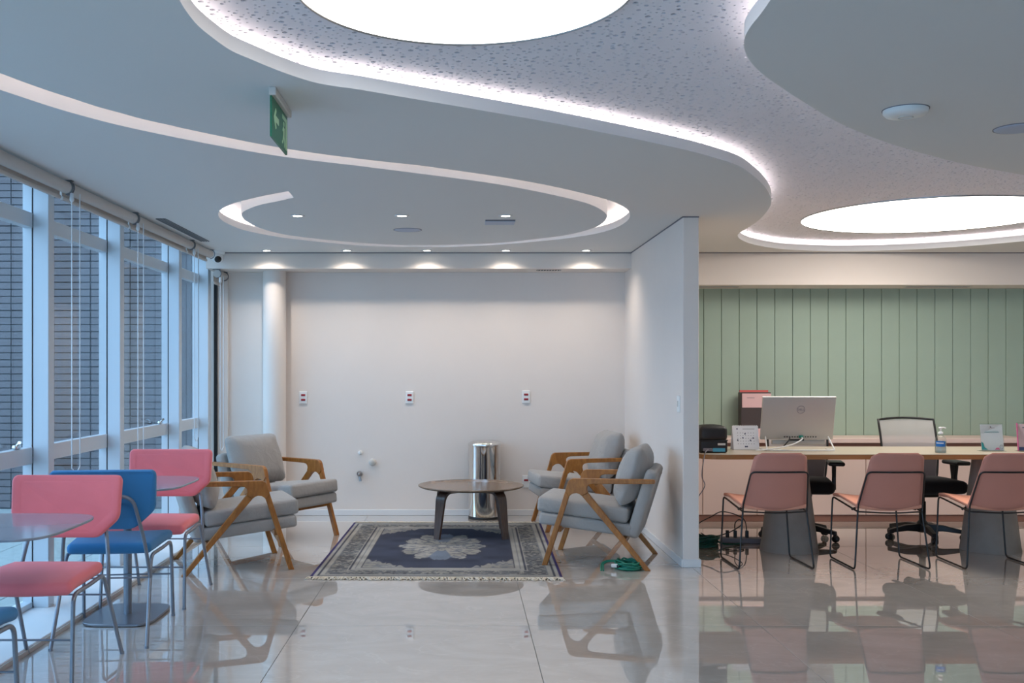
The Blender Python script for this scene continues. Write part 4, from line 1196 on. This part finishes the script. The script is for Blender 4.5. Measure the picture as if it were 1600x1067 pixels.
# hand sanitiser
sa = thing('sanitizer_bottle', 'clear pump bottle of hand gel with a blue label', 'bottle', (3.495, 7.47, ZD))
MB().lathe([(0.0,0.001),(0.036,0.001),(0.039,0.006),(0.039,0.095),(0.036,0.108),(0.022,0.124),(0.014,0.130),(0.014,0.138)], 32).build('bottle', M['acrylic'], sa)
M['gel'] = mat('pale_gel', (196, 206, 210), 0.15); M['gel'].node_tree.nodes['Principled BSDF'].inputs['Transmission Weight'].default_value = 0.7
MB().lathe([(0.0,0.003),(0.035,0.003),(0.0365,0.008),(0.0365,0.085),(0,0.085)], 32).build('gel', M['gel'], sa)
MB().lathe([(0.0395, 0.045), (0.0395, 0.092)], 32, caps=False).build('label_sleeve', M['acrylic'], sa, fixn=False)
lb = MB(); L_ = [(0.0400*math.cos(a), 0.0400*math.sin(a)) for a in np.linspace(-PI*0.93, -PI*0.36, 14)]
ribbon(lb, L_, 0.048, L_, 0.088, False); lb.build('front_label', M['label'], sa, fixn=False)
lw = MB(); L_ = [(0.0404*math.cos(a), 0.0404*math.sin(a)) for a in np.linspace(-PI*0.86, -PI*0.46, 10)]
ribbon(lw, L_, 0.070, L_, 0.077, False); lw.build('label_print', M['white'], sa, fixn=False)
MB().lathe([(0.016,0.136),(0.017,0.138),(0.017,0.152),(0.008,0.156),(0.006,0.158),(0.006,0.176),(0.013,0.178),(0.013,0.188),(0.0,0.190)], 20).build('pump', M['white'], sa)
MB().tube([(0, 0, 0.184), (0.02, -0.004, 0.185), (0.036, -0.006, 0.180)], 0.005, 8).build('nozzle', M['white'], sa)
# acrylic signs
def acrylic_sign(loc, rz, w, h, label, pinkish=False):
    t = thing('acrylic_sign', label, 'sign', loc, rz)
    T = Matrix.Rotation(math.radians(-8), 4, 'X')
    MB().box(-w/2-0.006, w/2+0.006, -0.0025, -0.001, 0.004, h+0.010, T=T).build('front_plate', M['acrylic'], t)
    MB().box(-w/2, w/2, -0.001, 0.001, 0.006, h, T=T).build('card', M['pinkpaper'] if pinkish else M['paper'], t)
    MB().box(-w/2-0.006, w/2+0.006, -0.03, 0.06, 0, 0.004).build('foot', M['acrylic'], t)
    if not pinkish:
        d = MB()
        for i in range(9): d.box(-0.055+0.0125*i, -0.046+0.0125*i, -0.0034, -0.0027, h*0.70, h*0.715, T=T)
        for i in range(8): d.box(-0.048+0.0125*i, -0.040+0.0125*i, -0.0034, -0.0027, h*0.735, h*0.745, T=T)
        d.build('text_lines', M['teal'], t)
        e = MB(); e.box(-0.010, -0.002, -0.0034, -0.0027, h*0.88, h*0.925, T=T); e.box(-0.004, 0.025, -0.0034, -0.0027, h*0.86, h*0.875, T=T); e.build('emblem', M['inkgrey'], t)
        MB().prism([(-w/2,0.012),(-w/2,h*0.36),(-w/2+0.015,h*0.30),(-w/2+0.022,h*0.15),(-w/2+0.045,h*0.07),(-w/2+0.05,0.012)], -0.0034, -0.0027, 'xz', T=T).build('teal_shape', M['teal'], t)
        MB().prism([(0.015,0.012),(0.028,0.026),(0.045,0.026),(0.055,0.012)], -0.0034, -0.0027, 'xz', T=T).build('pink_shape', M['magenta'], t)
        MB().tube([tuple(T @ Vector((w/2-0.018+0.013*math.cos(a), -0.003, 0.032+0.015*math.sin(a)))) for a in np.linspace(0, 2*PI, 24)[:-1]], 0.0012, 5, closed=True).build('ring_print', M['inkgrey'], t)
    else:
        MB().box(-w/2-0.008, -w/2, -0.003, 0.004, 0.004, h+0.006, T=T).build('pink_edge', M['magenta'], t)
        MB().box(-w/2, w/2, -0.0034, -0.0027, 0.006, 0.032, T=T).build('navy_band', M['navy'], t)
        MB().box(-0.05, 0.05, -0.0034, -0.0027, h*0.85, h*0.89, T=T).build('heading_print', M['inkgrey'], t)
    return t
acrylic_sign((3.955, 7.62, ZD), math.radians(2), 0.168, 0.200, 'white printed card in a clear acrylic stand on the desk')
acrylic_sign((4.225, 7.60, ZD), math.radians(-6), 0.165, 0.205, 'pink edged card stand cut off by the frame edge', True)
# display box on the cabinet worktop
db = thing('brochure_display', 'pink headed dark display box leaning on the green wall behind the monitor', 'display box', (2.71, 9.42, 0.745))
MB().box(-0.138, 0.138, 0, 0.10, 0.0, 0.405).build('box', M['charcoal'], db, bevel=0.004, seg=1)
MB().box(-0.128, 0.138, -0.004, 0.0, 0.265, 0.395).build('header_card', M['pinkpaper'], db)
MB().box(-0.125, 0.140, 0.092, 0.104, 0.28, 0.425).build('coral_card', M['redpaper'], db)
MB().box(-0.128, 0.138, -0.006, 0.0, 0.0, 0.072).build('lower_card', M['pinkpaper'], db)
MB().box(-0.085, -0.015, -0.0045, -0.004, 0.352, 0.357).build('print_line', M['inkgrey'], db)

# ------------------------------------------------------------------ cables on the floor
def coil(loc, label, loops, rx, ry, r, h, seed, m, tail=None, name='cable_coil', cat='cable'):
    rr = random.Random(seed); pts = []
    for k in range(loops):
        ox, oy = rr.uniform(-.014,.014), rr.uniform(-.014,.014); a0 = rr.uniform(0, .5); s_ = rr.uniform(.8, 1.05)
        for q in range(20):
            a = 2*PI*q/20 + a0*0
            pts.append((ox+rx*s_*math.cos(a), oy+ry*s_*math.sin(a), r+h*(k+q/20)/loops*(0.6+0.4*rr.random())))
    t = thing(name, label, cat, loc)
    MB().tube(catmull(pts, 2), r, 7).build('loops', m, t)
    if tail: MB().tube(catmull(tail, 8), r, 7).build('tail', m, t)
    return t
gco = coil((1.145, 6.99, 0), 'coiled green extension cord under the armchair by the partition', 9, 0.095, 0.11, 0.0058, 0.055, 3, M['greencable'],
     [(-0.09, 0.02, 0.05), (-0.15, 0.02, 0.048), (-0.19, -0.02, 0.036), (-0.205, -0.10, 0.006)])
MB().tube(catmull([(-0.09, 0.0, 0.05), (-0.145, 0.0, 0.046), (-0.18, -0.03, 0.034), (-0.19, -0.10, 0.006)], 8), 0.0058, 7).build('tail', M['greencable'], gco)
MB().rbox(0.022, 0.010, 0.012, 0.006, (-0.108, -0.055, 0.030)).build('plug', M['white'], gco)
MB().rbox(0.010, 0.010, 0.011, 0.005, (-0.085, -0.062, 0.026)).build('plug_collar', M['black'], gco)
coil((1.815, 7.90, 0), 'tangled heap of dark green cable on the floor beside the partition', 12, 0.16, 0.13, 0.0075, 0.085, 9, mat('dark_green_cable', (10, 82, 70), 0.45),
     [(0.13, 0.0, 0.05), (0.2, -0.03, 0.02), (0.3, 0.02, 0.008), (0.36, 0.06, 0.008)])
ps = thing('power_strip', 'grey power strip on the floor with black plugs in it', 'power strip', (2.20, 8.04, 0), math.radians(-6))
MB().rbox(0.165, 0.05, 0.020, 0.008, (0, 0, 0.0205), n=(2,2,1)).build('body', M['inkgrey'], ps)
for xx in (-0.11, -0.05, 0.04):
    MB().rbox(0.013, 0.013, 0.028, 0.005, (xx, 0.0, 0.067)).build('plug', M['black'], ps)
def cable(name, pts, r, label, m=M['black']):
    tag(MB().tube(catmull(pts, 8), r, 7).build(name, m), label, 'cable')
cable('black_cable', [(2.24, 8.036, 0.09), (2.21, 8.04, 0.19), (2.06, 8.06, 0.24), (1.96, 8.05, 0.20), (1.86, 8.0, 0.16), (1.80, 7.95, 0.10)], 0.0042, 'black cable arching high from the power strip to the green heap')
cable('black_cable', [(2.15, 8.045, 0.09), (2.145, 8.03, 0.15), (2.175, 8.02, 0.185), (2.19, 8.0, 0.15), (2.08, 7.97, 0.09), (1.93, 7.95, 0.06), (1.86, 7.96, 0.09)], 0.0042, 'black cable in a small loop above the power strip')
cable('black_cable', [(1.66, 7.70, 0.26), (1.72, 7.74, 0.25), (1.77, 7.80, 0.19), (1.79, 7.85, 0.11), (1.80, 7.90, 0.09)], 0.0042, 'black cable dropping beside the partition into the green heap')
cable('black_cable', [(1.97, 7.72, 0.006), (2.05, 7.66, 0.006), (2.13, 7.72, 0.006), (2.09, 7.86, 0.006), (2.18, 7.92, 0.006)], 0.0042, 'black cable lying flat on the floor before the power strip')
